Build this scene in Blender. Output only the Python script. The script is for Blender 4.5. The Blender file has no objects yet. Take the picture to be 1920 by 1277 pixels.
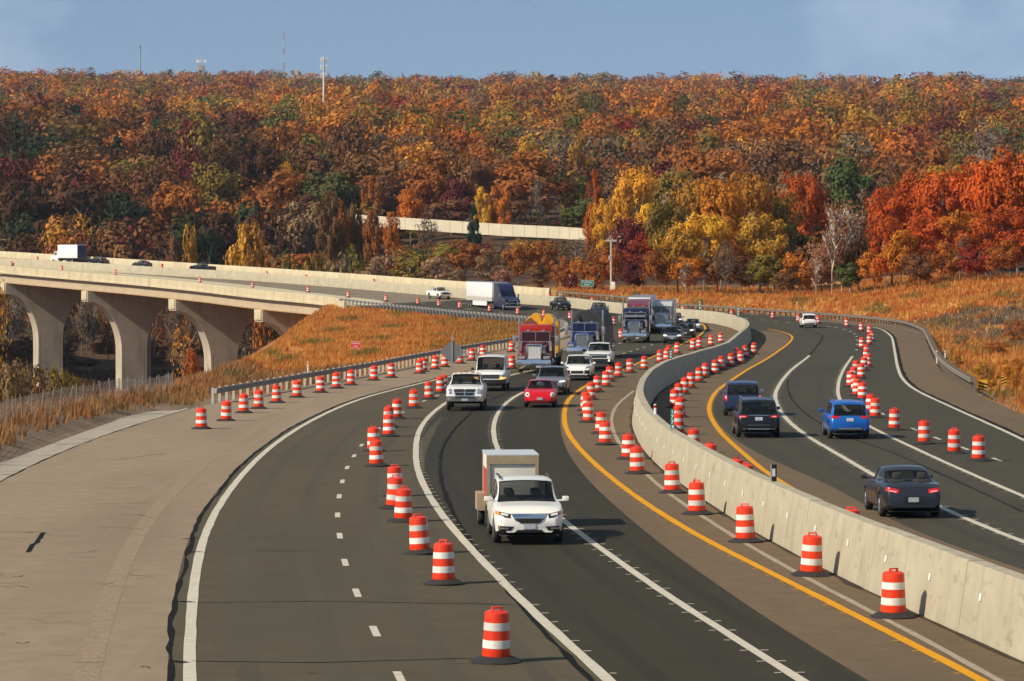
import bpy, bmesh, math, random
import numpy as np
from mathutils import Vector, Matrix
from mathutils.bvhtree import BVHTree
random.seed(7); rng = np.random.default_rng(11)
scene = bpy.context.scene
COL = scene.collection
# ------------------------------------------------------------------ camera
FPX, CXP, YHP = 6200.0, 960.0, 460.0          # focal length in pixels of a 1920 wide frame, principal column, horizon row
cam = bpy.data.cameras.new('camera'); cam.sensor_width = 36.0
cam.lens = FPX / 1920 * 36; cam.shift_y = -(1277 / 2 - YHP) / 1920
cam.clip_start = 1.0; cam.clip_end = 12000.0
camo = bpy.data.objects.new('camera', cam); COL.objects.link(camo)
camo.rotation_euler = (math.radians(90), 0, 0); scene.camera = camo
HAZE = 0.00004
# ------------------------------------------------------------------ sky, sun, exposure
SUN_EL, SUN_AZ = math.radians(36), math.radians(62)   # light travels towards +X and a little +Y
ldir = Vector((math.cos(SUN_EL) * math.sin(SUN_AZ), math.cos(SUN_EL) * math.cos(SUN_AZ), -math.sin(SUN_EL)))
sun = bpy.data.lights.new('sun', 'SUN'); sun.energy = 4.8; sun.angle = math.radians(0.5); sun.color = (1.0, 0.88, 0.70)
suno = bpy.data.objects.new('sun', sun); COL.objects.link(suno)
suno.rotation_euler = ldir.to_track_quat('-Z', 'Y').to_euler()
world = bpy.data.worlds.new('World'); scene.world = world; world.use_nodes = True
wn, wl = world.node_tree.nodes, world.node_tree.links
for n in list(wn): wn.remove(n)
wout = wn.new('ShaderNodeOutputWorld'); wbg = wn.new('ShaderNodeBackground'); wbg.inputs[1].default_value = 0.092
sky = wn.new('ShaderNodeTexSky'); sky.sky_type = 'NISHITA'; sky.sun_disc = False
sky.sun_elevation = SUN_EL; sky.sun_rotation = math.atan2(-ldir.x, -ldir.y)
sky.altitude = 200; sky.air_density = 1.0; sky.dust_density = 0.6; sky.ozone_density = 1.6
tc = wn.new('ShaderNodeTexCoord'); va = wn.new('ShaderNodeVectorMath'); va.operation = 'ADD'; va.inputs[1].default_value = (0, 0, 0.15)
vn = wn.new('ShaderNodeVectorMath'); vn.operation = 'NORMALIZE'
wl.new(tc.outputs['Generated'], va.inputs[0]); wl.new(va.outputs[0], vn.inputs[0]); wl.new(vn.outputs[0], sky.inputs[0])
cmap = wn.new('ShaderNodeMapping'); cmap.inputs['Scale'].default_value = (4, 4, 6.5)
cno = wn.new('ShaderNodeTexNoise'); cno.inputs['Scale'].default_value = 1.9; cno.inputs['Detail'].default_value = 7; cno.inputs['Roughness'].default_value = 0.56
crp = wn.new('ShaderNodeMapRange'); crp.inputs[1].default_value = 0.45; crp.inputs[2].default_value = 0.64; crp.inputs[3].default_value = 0.0; crp.inputs[4].default_value = 0.8
cmx = wn.new('ShaderNodeMix'); cmx.data_type = 'RGBA'; cmx.inputs[7].default_value = (4.9, 6.2, 7.4, 1)
wl.new(tc.outputs['Generated'], cmap.inputs[0]); wl.new(cmap.outputs[0], cno.inputs[0]); wl.new(cno.outputs[0], crp.inputs[0])
wl.new(crp.outputs[0], cmx.inputs[0]); wl.new(sky.outputs[0], cmx.inputs[6]); wl.new(cmx.outputs[2], wbg.inputs[0]); wl.new(wbg.outputs[0], wout.inputs[0])
vs = scene.view_settings; vs.view_transform = 'Standard'; vs.look = 'None'; vs.gamma = 1.0; vs.exposure = 0.26; vs.use_curve_mapping = False
cy = scene.cycles; cy.max_bounces = 5; cy.diffuse_bounces = 2; cy.glossy_bounces = 3; cy.transmission_bounces = 2; cy.transparent_max_bounces = 4
cy.use_denoising = True; cy.use_adaptive_sampling = True; cy.adaptive_threshold = 0.03

# ------------------------------------------------------------------ helpers: materials
def lin(r, g, b):
    f = lambda c: c / 12.92 if c <= 0.04045 else ((c + 0.055) / 1.055) ** 2.4
    return (f(r / 255), f(g / 255), f(b / 255))
MATS = {}
def mat(name, col=(.5, .5, .5), rough=.6, metal=0., spec=.5, coat=0., noise=0., nscale=3., nmap=(1, 1, 1), col2=None, bump=0., bscale=20., emit=None):
    if name in MATS: return MATS[name]
    m = bpy.data.materials.new(name); m.use_nodes = True; nt = m.node_tree; b = nt.nodes['Principled BSDF']
    b.inputs['Base Color'].default_value = (*col, 1); b.inputs['Roughness'].default_value = rough
    b.inputs['Metallic'].default_value = metal; b.inputs['Specular IOR Level'].default_value = spec; b.inputs['Coat Weight'].default_value = coat
    if coat: b.inputs['Coat Roughness'].default_value = 0.04
    if emit: b.inputs['Emission Color'].default_value = (*emit[:3], 1); b.inputs['Emission Strength'].default_value = emit[3]
    if noise or col2 is not None or bump:
        t = nt.nodes.new('ShaderNodeTexCoord'); mp = nt.nodes.new('ShaderNodeMapping'); mp.inputs['Scale'].default_value = nmap
        nt.links.new(t.outputs['Object'], mp.inputs[0])
    if noise or col2 is not None:
        n = nt.nodes.new('ShaderNodeTexNoise'); n.inputs['Scale'].default_value = nscale; n.inputs['Detail'].default_value = 6; n.inputs['Roughness'].default_value = .62
        nt.links.new(mp.outputs[0], n.inputs[0])
        mr = nt.nodes.new('ShaderNodeMapRange'); mr.inputs[1].default_value = .3; mr.inputs[2].default_value = .7
        nt.links.new(n.outputs[0], mr.inputs[0])
        mx = nt.nodes.new('ShaderNodeMix'); mx.data_type = 'RGBA'
        c2 = col2 if col2 is not None else tuple(c * (1 - noise) for c in col)
        c1 = col if col2 is not None else tuple(min(1, c * (1 + noise)) for c in col)
        mx.inputs[6].default_value = (*c2, 1); mx.inputs[7].default_value = (*c1, 1)
        nt.links.new(mr.outputs[0], mx.inputs[0]); nt.links.new(mx.outputs[2], b.inputs['Base Color'])
    if bump:
        n2 = nt.nodes.new('ShaderNodeTexNoise'); n2.inputs['Scale'].default_value = bscale; n2.inputs['Detail'].default_value = 4
        nt.links.new(mp.outputs[0], n2.inputs[0]); bp = nt.nodes.new('ShaderNodeBump'); bp.inputs['Strength'].default_value = bump; bp.inputs['Distance'].default_value = .03
        nt.links.new(n2.outputs[0], bp.inputs['Height']); nt.links.new(bp.outputs[0], b.inputs['Normal'])
    MATS[name] = m; return m
def layer_noise(m, scale, mapscale, c, lo, hi, fac, detail=5):
    """mix colour c over a material's base colour where a stretched noise is above lo"""
    nt = m.node_tree; b = nt.nodes['Principled BSDF']; s = b.inputs['Base Color']
    t = nt.nodes.new('ShaderNodeTexCoord'); mp = nt.nodes.new('ShaderNodeMapping'); mp.inputs['Scale'].default_value = mapscale
    n = nt.nodes.new('ShaderNodeTexNoise'); n.inputs['Scale'].default_value = scale; n.inputs['Detail'].default_value = detail
    mr = nt.nodes.new('ShaderNodeMapRange'); mr.inputs[1].default_value = lo; mr.inputs[2].default_value = hi; mr.inputs[4].default_value = fac
    mx = nt.nodes.new('ShaderNodeMix'); mx.data_type = 'RGBA'; mx.inputs[7].default_value = (*c, 1)
    nt.links.new(t.outputs['Object'], mp.inputs[0]); nt.links.new(mp.outputs[0], n.inputs[0]); nt.links.new(n.outputs[0], mr.inputs[0]); nt.links.new(mr.outputs[0], mx.inputs[0])
    if s.is_linked:
        src = s.links[0].from_socket; nt.links.remove(s.links[0]); nt.links.new(src, mx.inputs[6])
    else: mx.inputs[6].default_value = s.default_value
    nt.links.new(mx.outputs[2], s); return m

# ------------------------------------------------------------------ helpers: objects
def tag(o, label=None, cat=None, group=None, kind=None):
    if label: o['label'] = label
    if cat: o['category'] = cat
    if group: o['group'] = group
    if kind: o['kind'] = kind
    return o
def empty(name, loc=(0, 0, 0), rz=0.0, parent=None):
    o = bpy.data.objects.new(name, None); COL.objects.link(o); o.location = loc; o.rotation_euler = (0, 0, rz)
    o.empty_display_size = .3
    if parent: o.parent = parent
    return o
def meshobj(name, verts, faces, m=None, parent=None, smooth=None):
    me = bpy.data.meshes.new(name); me.from_pydata([tuple(v) for v in verts], [], [tuple(f) for f in faces]); me.update()
    if smooth is not None:
        me.polygons.foreach_set('use_smooth', [True] * len(me.polygons)); me.set_sharp_from_angle(angle=math.radians(smooth))
    if m: me.materials.append(m)
    o = bpy.data.objects.new(name, me); COL.objects.link(o)
    if parent: o.parent = parent
    return o
def npmesh(name, V, quads, m, attr=None):
    """big mesh from numpy arrays (quads: Nx4 or Nx3)"""
    me = bpy.data.meshes.new(name); k = quads.shape[1]; n = len(quads)
    me.vertices.add(len(V)); me.vertices.foreach_set('co', V.astype(np.float32).ravel())
    me.loops.add(n * k); me.loops.foreach_set('vertex_index', quads.astype(np.int32).ravel())
    me.polygons.add(n); me.polygons.foreach_set('loop_start', np.arange(0, n * k, k, dtype=np.int32))
    me.update(calc_edges=True)
    if attr is not None:
        for an, av in attr.items():
            if av.ndim == 1:
                a = me.attributes.new(an, 'FLOAT', 'POINT'); a.data.foreach_set('value', av.astype(np.float32))
            else:
                a = me.attributes.new(an, 'FLOAT_COLOR', 'POINT'); a.data.foreach_set('color', np.c_[av, np.ones(len(av))].astype(np.float32).ravel())
    if m: me.materials.append(m)
    return me
def linkmesh(name, me, parent=None):
    o = bpy.data.objects.new(name, me); COL.objects.link(o)
    if parent: o.parent = parent
    return o
class MB:
    """collects simple solids into one mesh"""
    def __init__(s): s.v, s.f = [], []
    def add(s, vs, fs):
        n = len(s.v); s.v += [tuple(v) for v in vs]; s.f += [tuple(i + n for i in f) for f in fs]; return s
    def box(s, x0, x1, y0, y1, z0, z1, ch=0.0):
        if ch <= 0:
            v = [(x, y, z) for z in (z0, z1) for y in (y0, y1) for x in (x0, x1)]
            return s.add(v, [(0, 2, 3, 1), (4, 5, 7, 6), (0, 1, 5, 4), (2, 6, 7, 3), (0, 4, 6, 2), (1, 3, 7, 5)])
        bm = bmesh.new(); bmesh.ops.create_cube(bm, size=1)
        for v in bm.verts: v.co = ((x0 + x1) / 2 + v.co.x * (x1 - x0), (y0 + y1) / 2 + v.co.y * (y1 - y0), (z0 + z1) / 2 + v.co.z * (z1 - z0))
        bmesh.ops.bevel(bm, geom=bm.edges[:], offset=ch, segments=2, affect='EDGES', profile=.6)
        bm.verts.index_update(); s.add([v.co[:] for v in bm.verts], [[v.index for v in f.verts] for f in bm.faces]); bm.free(); return s
    def cyl(s, p, q, r0, r1=None, n=10, cap=True):
        r1 = r0 if r1 is None else r1; p, q = Vector(p), Vector(q); a = (q - p).normalized()
        u = a.orthogonal().normalized(); w = a.cross(u)
        vs = [p + (u * math.cos(2 * math.pi * i / n) + w * math.sin(2 * math.pi * i / n)) * r0 for i in range(n)]
        vs += [q + (u * math.cos(2 * math.pi * i / n) + w * math.sin(2 * math.pi * i / n)) * r1 for i in range(n)]
        fs = [(i, (i + 1) % n, n + (i + 1) % n, n + i) for i in range(n)]
        if cap: fs += [tuple(range(n - 1, -1, -1)), tuple(range(n, 2 * n))]
        return s.add(vs, fs)
    def tube(s, pts, r, n=6):
        for a, b in zip(pts[:-1], pts[1:]): s.cyl(a, b, r, r, n)
        return s
    def prism(s, prof, x0, x1, axis='y'):
        """extrude a polygon; axis y: prof is (x,z) swept over y; axis x: prof is (y,z) swept over x"""
        n = len(prof)
        f3 = (lambda p, t: (p[0], t, p[1])) if axis == 'y' else ((lambda p, t: (t, p[0], p[1])) if axis == 'x' else (lambda p, t: (p[0], p[1], t)))
        vs = [f3(p, x0) for p in prof] + [f3(p, x1) for p in prof]
        return s.add(vs, [(i, (i + 1) % n, n + (i + 1) % n, n + i) for i in range(n)] + [tuple(range(n - 1, -1, -1)), tuple(range(n, 2 * n))])
    def lathe(s, prof, c=(0, 0, 0), n=24, axis='z'):
        k = len(prof); vs = []
        for i in range(n):
            a = 2 * math.pi * i / n
            for r, h in prof:
                if axis == 'z': vs.append((c[0] + r * math.cos(a), c[1] + r * math.sin(a), c[2] + h))
                else: vs.append((c[0] + r * math.cos(a), c[1] + h, c[2] + r * math.sin(a)))
        fs = [(i * k + j, ((i + 1) % n) * k + j, ((i + 1) % n) * k + j + 1, i * k + j + 1) for i in range(n) for j in range(k - 1)]
        return s.add(vs, fs)
    def build(s, name, m, parent=None, smooth=35):
        bm_o = meshobj(name, s.v, s.f, m, parent, smooth)
        bm = bmesh.new(); bm.from_mesh(bm_o.data); bmesh.ops.recalc_face_normals(bm, faces=bm.faces); bm.to_mesh(bm_o.data); bm.free()
        return bm_o
def copy_tree(o, parent=None):
    c = o.copy(); COL.objects.link(c); c.parent = parent
    for ch in o.children: copy_tree(ch, c)
    return c
ORD = ['', 'first', 'second', 'third', 'fourth', 'fifth', 'sixth', 'seventh', 'eighth', 'ninth', 'tenth', 'eleventh', 'twelfth', 'thirteenth', 'fourteenth', 'fifteenth', 'sixteenth', 'seventeenth', 'eighteenth', 'nineteenth', 'twentieth']
def ordw(n):
    if n <= 20: return ORD[n]
    return str(n) + ('th' if 10 < n % 100 < 14 else {1: 'st', 2: 'nd', 3: 'rd'}.get(n % 10, 'th'))

# ------------------------------------------------------------------ road surface (height depends on distance only) and plan curves
ZD = np.array([30, 60, 100, 150, 250, 350, 430, 488, 534, 575, 620, 650, 700, 800, 1000.])
ZZ = np.array([-7.8, -8.0, -8.3, -8.7, -9.3, -9.7, -9.85, -9.6, -8.6, -7.15, -5.3, -3.95, -1.75, 2.6, 11])
_h = np.diff(ZD); _dl = np.diff(ZZ) / _h; ZM = np.zeros_like(ZZ)
for i in range(1, len(ZZ) - 1):
    if _dl[i - 1] * _dl[i] > 0:
        w1 = 2 * _h[i] + _h[i - 1]; w2 = _h[i] + 2 * _h[i - 1]; ZM[i] = (w1 + w2) / (w1 / _dl[i - 1] + w2 / _dl[i])
ZM[0], ZM[-1] = _dl[0], _dl[-1]
def zr(d):
    d = np.asarray(d, float); i = np.clip(np.searchsorted(ZD, d) - 1, 0, len(ZD) - 2)
    h = ZD[i + 1] - ZD[i]; t = (d - ZD[i]) / h
    return (2 * t**3 - 3 * t**2 + 1) * ZZ[i] + (t**3 - 2 * t**2 + t) * h * ZM[i] + (-2 * t**3 + 3 * t**2) * ZZ[i + 1] + (t**3 - t**2) * h * ZM[i + 1]
def unp(p, up=0.0):
    """survey: the ground (or ground + up) point measured at a photograph position"""
    p = np.atleast_2d(np.asarray(p, float)); lo = np.full(len(p), 20.); hi = np.full(len(p), 950.)
    for _ in range(60):
        m = (lo + hi) / 2; y = YHP - FPX * (zr(m) + up) / m
        lo = np.where(y > p[:, 1], m, lo); hi = np.where(y > p[:, 1], hi, m)
    d = (lo + hi) / 2
    return np.c_[(p[:, 0] - CXP) * d / FPX, d]
def resample(P, step=1.5, smooth=2, win=4):
    P = np.asarray(P, float)
    s = np.r_[0, np.cumsum(np.linalg.norm(np.diff(P, axis=0), axis=1))]; n = max(6, int(s[-1] / step))
    t = np.linspace(0, s[-1], n); Q = np.c_[np.interp(t, s, P[:, 0]), np.interp(t, s, P[:, 1])]
    for _ in range(smooth):
        k = min(win, (n - 1) // 2)
        pad = np.vstack([2 * Q[0] - Q[k:0:-1], Q, 2 * Q[-1] - Q[-2:-k - 2:-1]])
        Q = np.c_[np.convolve(pad[:, 0], np.ones(2 * k + 1) / (2 * k + 1), 'valid'), np.convolve(pad[:, 1], np.ones(2 * k + 1) / (2 * k + 1), 'valid')]
    return Q
def normals(Q):
    T = np.gradient(Q, axis=0); T /= np.linalg.norm(T, axis=1)[:, None]
    return np.c_[T[:, 1], -T[:, 0]]       # to the right of the direction of travel along the curve
TR = dict(
LW0=[(357,1277),(354,1233),(359,1130),(368,1060),(380,1010),(397,970),(420,933),(445,900),(480,862),(517,830),(555,805),(592,784),(630,766),(667,751),(705,739),(742,730),(780,721),(817,712),(880,697),(960,680),(1050,658),(1110,641),(1150,628)],
L1=[(1142,1277),(1075,1215),(1025,1171),(974,1124),(941,1091),(891,1037),(857,1002),(827,965),(804,930),(787,897),(779,867),(779,840),(782,815),(792,795),(807,777),(832,757),(895,724),(960,702),(1050,685),(1155,666),(1183,659),(1233,644),(1262,633),(1272,624)],
L2=[(1504,1277),(1447,1241),(1380,1198),(1330,1164),(1275,1137),(1225,1099),(1175,1064),(1142,1039),(1108,1017),(1065,984),(1000,930),(960,890),(938,855),(928,830),(924,810),(926,793),(932,775),(947,757),(966,742),(982,735)],
LY=[(1842,1277),(1782,1241),(1715,1208),(1648,1178),(1581,1144),(1514,1107),(1447,1074),(1380,1044),(1330,1017),(1280,989),(1228,956),(1186,928),(1148,898),(1110,866),(1085,840),(1065,815),(1058,795),(1058,775),(1060,760),(1068,745),(1083,733),(1100,722),(1170,692),(1196,681),(1226,668),(1291,640),(1311,630),(1323,618),(1321,610),(1311,605),(1290,600)],
RY=[(1560,960),(1487,917),(1439,890),(1411,865),(1386,843),(1361,823),(1346,805),(1333,785),(1328,768),(1331,753),(1341,735),(1356,723),(1376,710),(1398,695),(1440,672),(1460,658),(1478,645),(1487,634),(1482,627),(1465,622),(1440,617)],
R1=[(2080,1076),(1919,1017),(1848,990),(1775,957),(1648,898),(1615,878),(1565,848),(1515,820),(1477,790),(1462,770),(1452,747),(1455,732),(1467,712),(1485,692),(1517,668),(1535,645),(1544,632),(1537,626),(1522,620),(1500,614)],
R2=[(2080,1000),(1919,931),(1866,908),(1791,876),(1716,841),(1666,818),(1635,803),(1590,775),(1573,747),(1570,735),(1573,712),(1583,690),(1600,666),(1605,642),(1607,632),(1602,626),(1595,621),(1580,616),(1554,612),(1477,604)],
RW=[(2080,900),(1919,825),(1866,800),(1816,778),(1766,755),(1728,738),(1703,723),(1688,705),(1682,685),(1677,655),(1673,633),(1663,623),(1648,615),(1615,610),(1593,607),(1500,599)],
MW=[(2080,1140),(1919,1080),(1815,1047),(1715,1008),(1615,972),(1548,946),(1447,903),(1380,872),(1340,850),(1273,815),(1223,778),(1204,750),(1198,733),(1205,710),(1222,690),(1251,675),(1289,664),(1326,654),(1363,643),(1386,624),(1401,612),(1403,605),(1396,598),(1373,590),(1336,583),(1261,578),(1165,568),(1060,556),(972,552),(880,542),(655,524),(480,511),(250,498),(160,492),(0,484),(-200,474)],
SEAM=[(1101,1271),(1058,1231),(1008,1184),(974,1144),(941,1101),(907,1064),(874,1010),(841,960),(828,930),(821,900),(819,880),(820,857),(830,827),(850,802),(877,775),(911,750),(977,726)],
RSEAM=[(1919,960),(1790,900),(1710,865),(1650,838),(1590,822),(1560,806),(1530,790),(1500,768),(1482,745),(1476,728),(1478,712)],
OLDW=[(1872,1277),(1782,1222),(1681,1171),(1634,1148),(1548,1104),(1497,1077),(1397,1020),(1330,977),(1291,953),(1256,928),(1213,893),(1168,840),(1153,820),(1146,795),(1146,780),(1155,760),(1173,745),(1188,733)],
LAB=[(1700,1320),(1634,1277),(1548,1231),(1481,1191),(1414,1144),(1347,1097),(1280,1053),(1209,997),(1175,967),(1142,940),(1108,907),(1075,867),(1060,840),(1052,815),(1050,795),(1051,775),(1056,755),(1066,742),(1090,727),(1168,693),(1200,681),(1230,668),(1295,641),(1316,631),(1329,619),(1327,610),(1315,604),(1292,598)],
RAB=[(2080,1120),(1919,1071),(1678,984),(1630,950),(1580,922),(1515,890),(1440,862),(1400,838),(1365,815),(1347,797),(1338,783),(1334,768),(1337,753),(1346,737),(1360,725),(1376,714),(1392,700),(1434,675),(1455,660),(1473,646),(1482,635),(1478,628),(1462,624),(1440,620)],
LED=[(-420,1130),(-200,1000),(1,903),(70,868),(140,837),(200,815),(275,790),(357,766),(420,752),(495,739),(562,726),(640,712),(680,705),(730,695),(780,684),(830,675),(870,666),(955,652),(1010,643),(1050,634),(1066,625),(1064,616),(1045,610),(960,602),(855,593),(780,585),(700,577),(643,570)],
RED=[(2200,890),(1919,777),(1830,740),(1790,716),(1764,694),(1750,672),(1741,650),(1733,632),(1715,622),(1691,614),(1640,607),(1565,600),(1490,594),(1440,591),(1336,584),(1261,579),(1215,570),(1110,560),(1042,555)],
)
def extend(k, P):
    if k in ('LED', 'RED', 'RSEAM') or P[0][1] > 160: return P
    t = P[0] - P[2]; t = t / abs(t[1]); return np.vstack([P[0] + t * (P[0][1] - 42), P])
CUR = {k: resample(extend(k, unp(v, 1.5 if k == 'MW' else 0.0))) for k, v in TR.items()}
NPAR = resample(unp([(-260,474),(-120,487),(0,498),(116,508),(240,518),(376,531),(480,543),(615,555),(640,560)], 1.1))     # near bridge edge
FPAR = resample(unp([(-260,455),(0,471),(162,481),(480,501),(700,516),(880,529),(960,536),(1030,541)], 1.3))               # far bridge edge
def pt(x, y, up=0.0):
    q = unp([(x, y)], up)[0]; return float(q[0]), float(q[1]), float(zr(q[1]))
def tangent_at(curve, X, d):
    Q = CUR[curve]; i = int(np.argmin((Q[:, 0] - X)**2 + (Q[:, 1] - d)**2)); i = min(max(i, 2), len(Q) - 3)
    t = Q[i + 2] - Q[i - 2]; return t / np.linalg.norm(t)
def strip(Q, o0, o1, lift, lo=None, hi=None):
    """ribbon from offset o0 to o1 (to the right of the curve), laid on the road surface"""
    N = normals(Q); o0 = np.broadcast_to(o0, len(Q)); o1 = np.broadcast_to(o1, len(Q))
    A = Q + N * np.asarray(o0)[:, None]; B = Q + N * np.asarray(o1)[:, None]; n = len(Q)
    V = np.vstack([np.c_[A, zr(A[:, 1]) + lift], np.c_[B, zr(B[:, 1]) + lift]])
    i = np.arange(n - 1); return V, np.c_[i, i + 1, n + i + 1, n + i]
def area(name, outline, lift, m, parent=None, step=7.0):
    """polygon sheet laid on the road surface"""
    bm = bmesh.new(); vs = [bm.verts.new((float(x), float(y), 0)) for x, y in outline]; bm.faces.new(vs)
    bmesh.ops.triangulate(bm, faces=bm.faces[:])
    ys = [v.co.y for v in bm.verts]; y = min(ys) + step
    while y < max(ys):
        bmesh.ops.bisect_plane(bm, geom=bm.verts[:] + bm.edges[:] + bm.faces[:], plane_co=(0, y, 0), plane_no=(0, 1, 0)); y += step
    for v in bm.verts: v.co.z = float(zr(v.co.y)) + lift
    bmesh.ops.recalc_face_normals(bm, faces=bm.faces)
    if sum(f.normal.z for f in bm.faces) < 0: bmesh.ops.reverse_faces(bm, faces=bm.faces)
    me = bpy.data.meshes.new(name); bm.to_mesh(me); bm.free(); me.materials.append(m)
    return linkmesh(name, me, parent)
# ------------------------------------------------------------------ materials of the setting
asphalt = mat('asphalt', (.063, .058, .043), .9, spec=.06, noise=.10, nscale=.9, bump=.25, bscale=45)
layer_noise(asphalt, .12, (1, .3, 1), (.052, .049, .038), .48, .68, .7); layer_noise(asphalt, 5.0, (1, .5, 1), (.085, .078, .060), .64, .8, .4)
newasph = mat('new_asphalt', (.044, .040, .029), .9, spec=.06, noise=.10, nscale=.9, bump=.25, bscale=45)
layer_noise(newasph, .10, (1, .25, 1), (.036, .034, .026), .48, .68, .7); layer_noise(newasph, 5.0, (1, .5, 1), (.062, .058, .044), .66, .8, .4)
oldasph = mat('old_asphalt', (.090, .076, .049), .9, spec=.06, noise=.10, nscale=.9, bump=.25, bscale=45)
layer_noise(oldasph, .4, (1, .07, 1), (.112, .092, .058), .5, .75, .6); layer_noise(oldasph, .13, (1, .3, 1), (.074, .066, .046), .48, .68, .7); layer_noise(oldasph, 5.0, (1, .5, 1), (.14, .12, .085), .66, .8, .4)
oldpave = mat('old_pavement', (.27, .205, .138), .92, spec=.06, noise=.10, nscale=1.3, bump=.2, bscale=40)
layer_noise(oldpave, .22, (1, .16, 1), (.205, .158, .108), .46, .7, .75)
layer_noise(oldpave, .5, (1.6, .05, 1), (.32, .25, .17), .55, .75, .45)
layer_noise(oldpave, 6, (.4, 1, 1), (.12, .095, .07), .66, .74, .5)
layer_noise(oldpave, .9, (.15, 1.6, 1), (.19, .145, .10), .60, .72, .55)
medpave = mat('median_pavement', (.148, .106, .066), .92, spec=.06, noise=.12, nscale=1.6, bump=.2, bscale=40)
layer_noise(medpave, .4, (1, .1, 1), (.112, .084, .056), .45, .7, .6); layer_noise(medpave, 4, (.5, 1, 1), (.19, .14, .09), .64, .76, .4)
gutterm = mat('gutter_concrete', (.33, .28, .205), .9, noise=.2, nscale=2)
layer_noise(gutterm, 1.1, (.3, 1, 1), (.14, .11, .08), .58, .68, .7)
deckm = mat('deck_concrete', (.20, .165, .122), .9, spec=.06, noise=.10, nscale=.5, nmap=(1, .3, 1))
white_paint = mat('white_paint', (.50, .455, .36), .8, spec=.1, noise=.14, nscale=5)
old_white = mat('worn_white_paint', (.32, .255, .175), .8, noise=.2, nscale=4)
yellow_paint = mat('yellow_paint', (.62, .28, .010), .8, spec=.1, noise=.12, nscale=5)
tarm = mat('tar', (.014, .014, .013), .9, spec=.05, noise=.3, nscale=3)
conc = mat('barrier_concrete', (.375, .335, .245), .88, spec=.1, noise=.10, nscale=1.2, bump=.25, bscale=14)
layer_noise(conc, 2.6, (1, 1, .05), (.23, .20, .14), .54, .76, .6)
layer_noise(conc, 1.3, (1, 1, 3), (.20, .17, .125), .60, .72, .55)
layer_noise(conc, .7, (1, 1, 1), (.44, .40, .30), .5, .7, .5)
layer_noise(conc, 9, (1, 1, .4), (.16, .13, .09), .66, .76, .6)
brconc = mat('bridge_concrete', (.50, .435, .29), .9, spec=.1, noise=.09, nscale=.5)
layer_noise(brconc, .9, (1, 1, .12), (.30, .26, .18), .5, .75, .6)
pierm = mat('pier_concrete', (.40, .345, .26), .9, noise=.12, nscale=.35)
layer_noise(pierm, .8, (1, 1, .1), (.27, .23, .17), .5, .75, .7)
girderm = mat('girder', (.40, .32, .215), .85, noise=.12, nscale=.6)
rustm = mat('rusty_flange', (.33, .20, .09), .8, noise=.15, nscale=1)
galv = mat('galvanised_steel', (.36, .36, .35), .5, metal=.5, noise=.12, nscale=2)
weath = mat('weathered_rail', (.20, .17, .135), .6, metal=.3, noise=.2, nscale=2)
postm = mat('grey_post', (.42, .40, .36), .7, noise=.15, nscale=3)
woodpost = mat('wood_post', (.15, .115, .085), .9, noise=.25, nscale=6, nmap=(1, 1, .2))

# ------------------------------------------------------------------ roads, pavements, markings
XL0, XR0 = -17.5, 26.0
LED, RED, LW0, LAB, RAB, MWc, RWc = (CUR[k] for k in ('LED', 'RED', 'LW0', 'LAB', 'RAB', 'MW', 'RW'))
road_poly = np.vstack([[(XL0, 34)], LED[::2], RED[::-2], [(XR0, 34)]])
road = area('road', road_poly, 0.0, asphalt); tag(road, 'dark asphalt motorway sweeping in an S curve between orange drums', kind='structure')
nose = int(np.argmax(LED[:, 0] * (LED[:, 1] < 400))); Nw = normals(LW0)
wig = np.cumsum(rng.normal(0, .02, len(LW0))); wig -= np.convolve(wig, np.ones(25) / 25, 'same')
left_poly = np.vstack([[(XL0, 34)], LED[:nose][::2], (LW0 - Nw * .42)[::-2], [(LW0[0][0] + .3, 34)]])
lp = area('pavement', left_poly, .004, oldpave); tag(lp, 'wide worn brown pavement left of the white edge line', kind='structure')
def wall_part(end):
    i = int(np.argmin(((MWc - end)**2).sum(1))); return MWc[:i]
med = area('pavement', np.vstack([LAB[::2], wall_part(LAB[-1])[::-2]]), .004, medpave); tag(med, 'brown shoulder between yellow line and median wall, near carriageway', kind='structure')
rmed = area('pavement', np.vstack([wall_part(RAB[-1]), RAB[::-1]])[::2], .005, medpave); tag(rmed, 'brown shoulder between median wall and yellow line, far carriageway', kind='structure')
k = int(np.argmin(((RED - RWc[-1])**2).sum(1)))
rsh = area('pavement', np.vstack([RWc + normals(RWc) * .3, RED[:k][::-1]])[::2], .004, medpave); tag(rsh, 'brown outer shoulder beside the long right guardrail', kind='structure')
kg = int(np.argmin(((LED - unp([(357, 766)])[0])**2).sum(1)))
gout = resample(unp([(-420, 1072), (5, 861), (75, 827), (125, 812), (185, 795), (225, 784), (287, 769), (352, 763)]), smooth=1)
gut = area('gutter', np.vstack([LED[:kg], gout[::-1]]), .008, gutterm); tag(gut, 'pale cracked concrete gutter along the left pavement edge', kind='structure')
L1c = CUR['L1']; s1 = L1c[L1c[:, 1] < 300]
def upto(Q, d): return Q[Q[:, 1] <= d]
newl = area('fresh_lanes', np.vstack([s1[::2], upto(LAB, 300)[::-2]]), .0012, newasph, road)
oldl = area('worn_lanes', np.vstack([(LW0 - Nw * .45)[LW0[:, 1] < 300][::2], s1[::-2]]), .0014, oldasph, road)
def line(name, Q, w, m, lift=.010, parent=road, o=0.0, rag=0.0):
    r0 = rng.normal(0, rag, len(Q)) if rag else 0; r1 = rng.normal(0, rag, len(Q)) if rag else 0
    V, q = strip(Q, o - w / 2 + r0, o + w / 2 + r1, lift); return linkmesh(name, npmesh(name, V, q[:, ::-1], m), parent)
def sub(Q, d0, d1): return Q[(Q[:, 1] >= d0) & (Q[:, 1] <= d1)]
line('edge_line', LW0, .24, white_paint, rag=.006)
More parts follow.
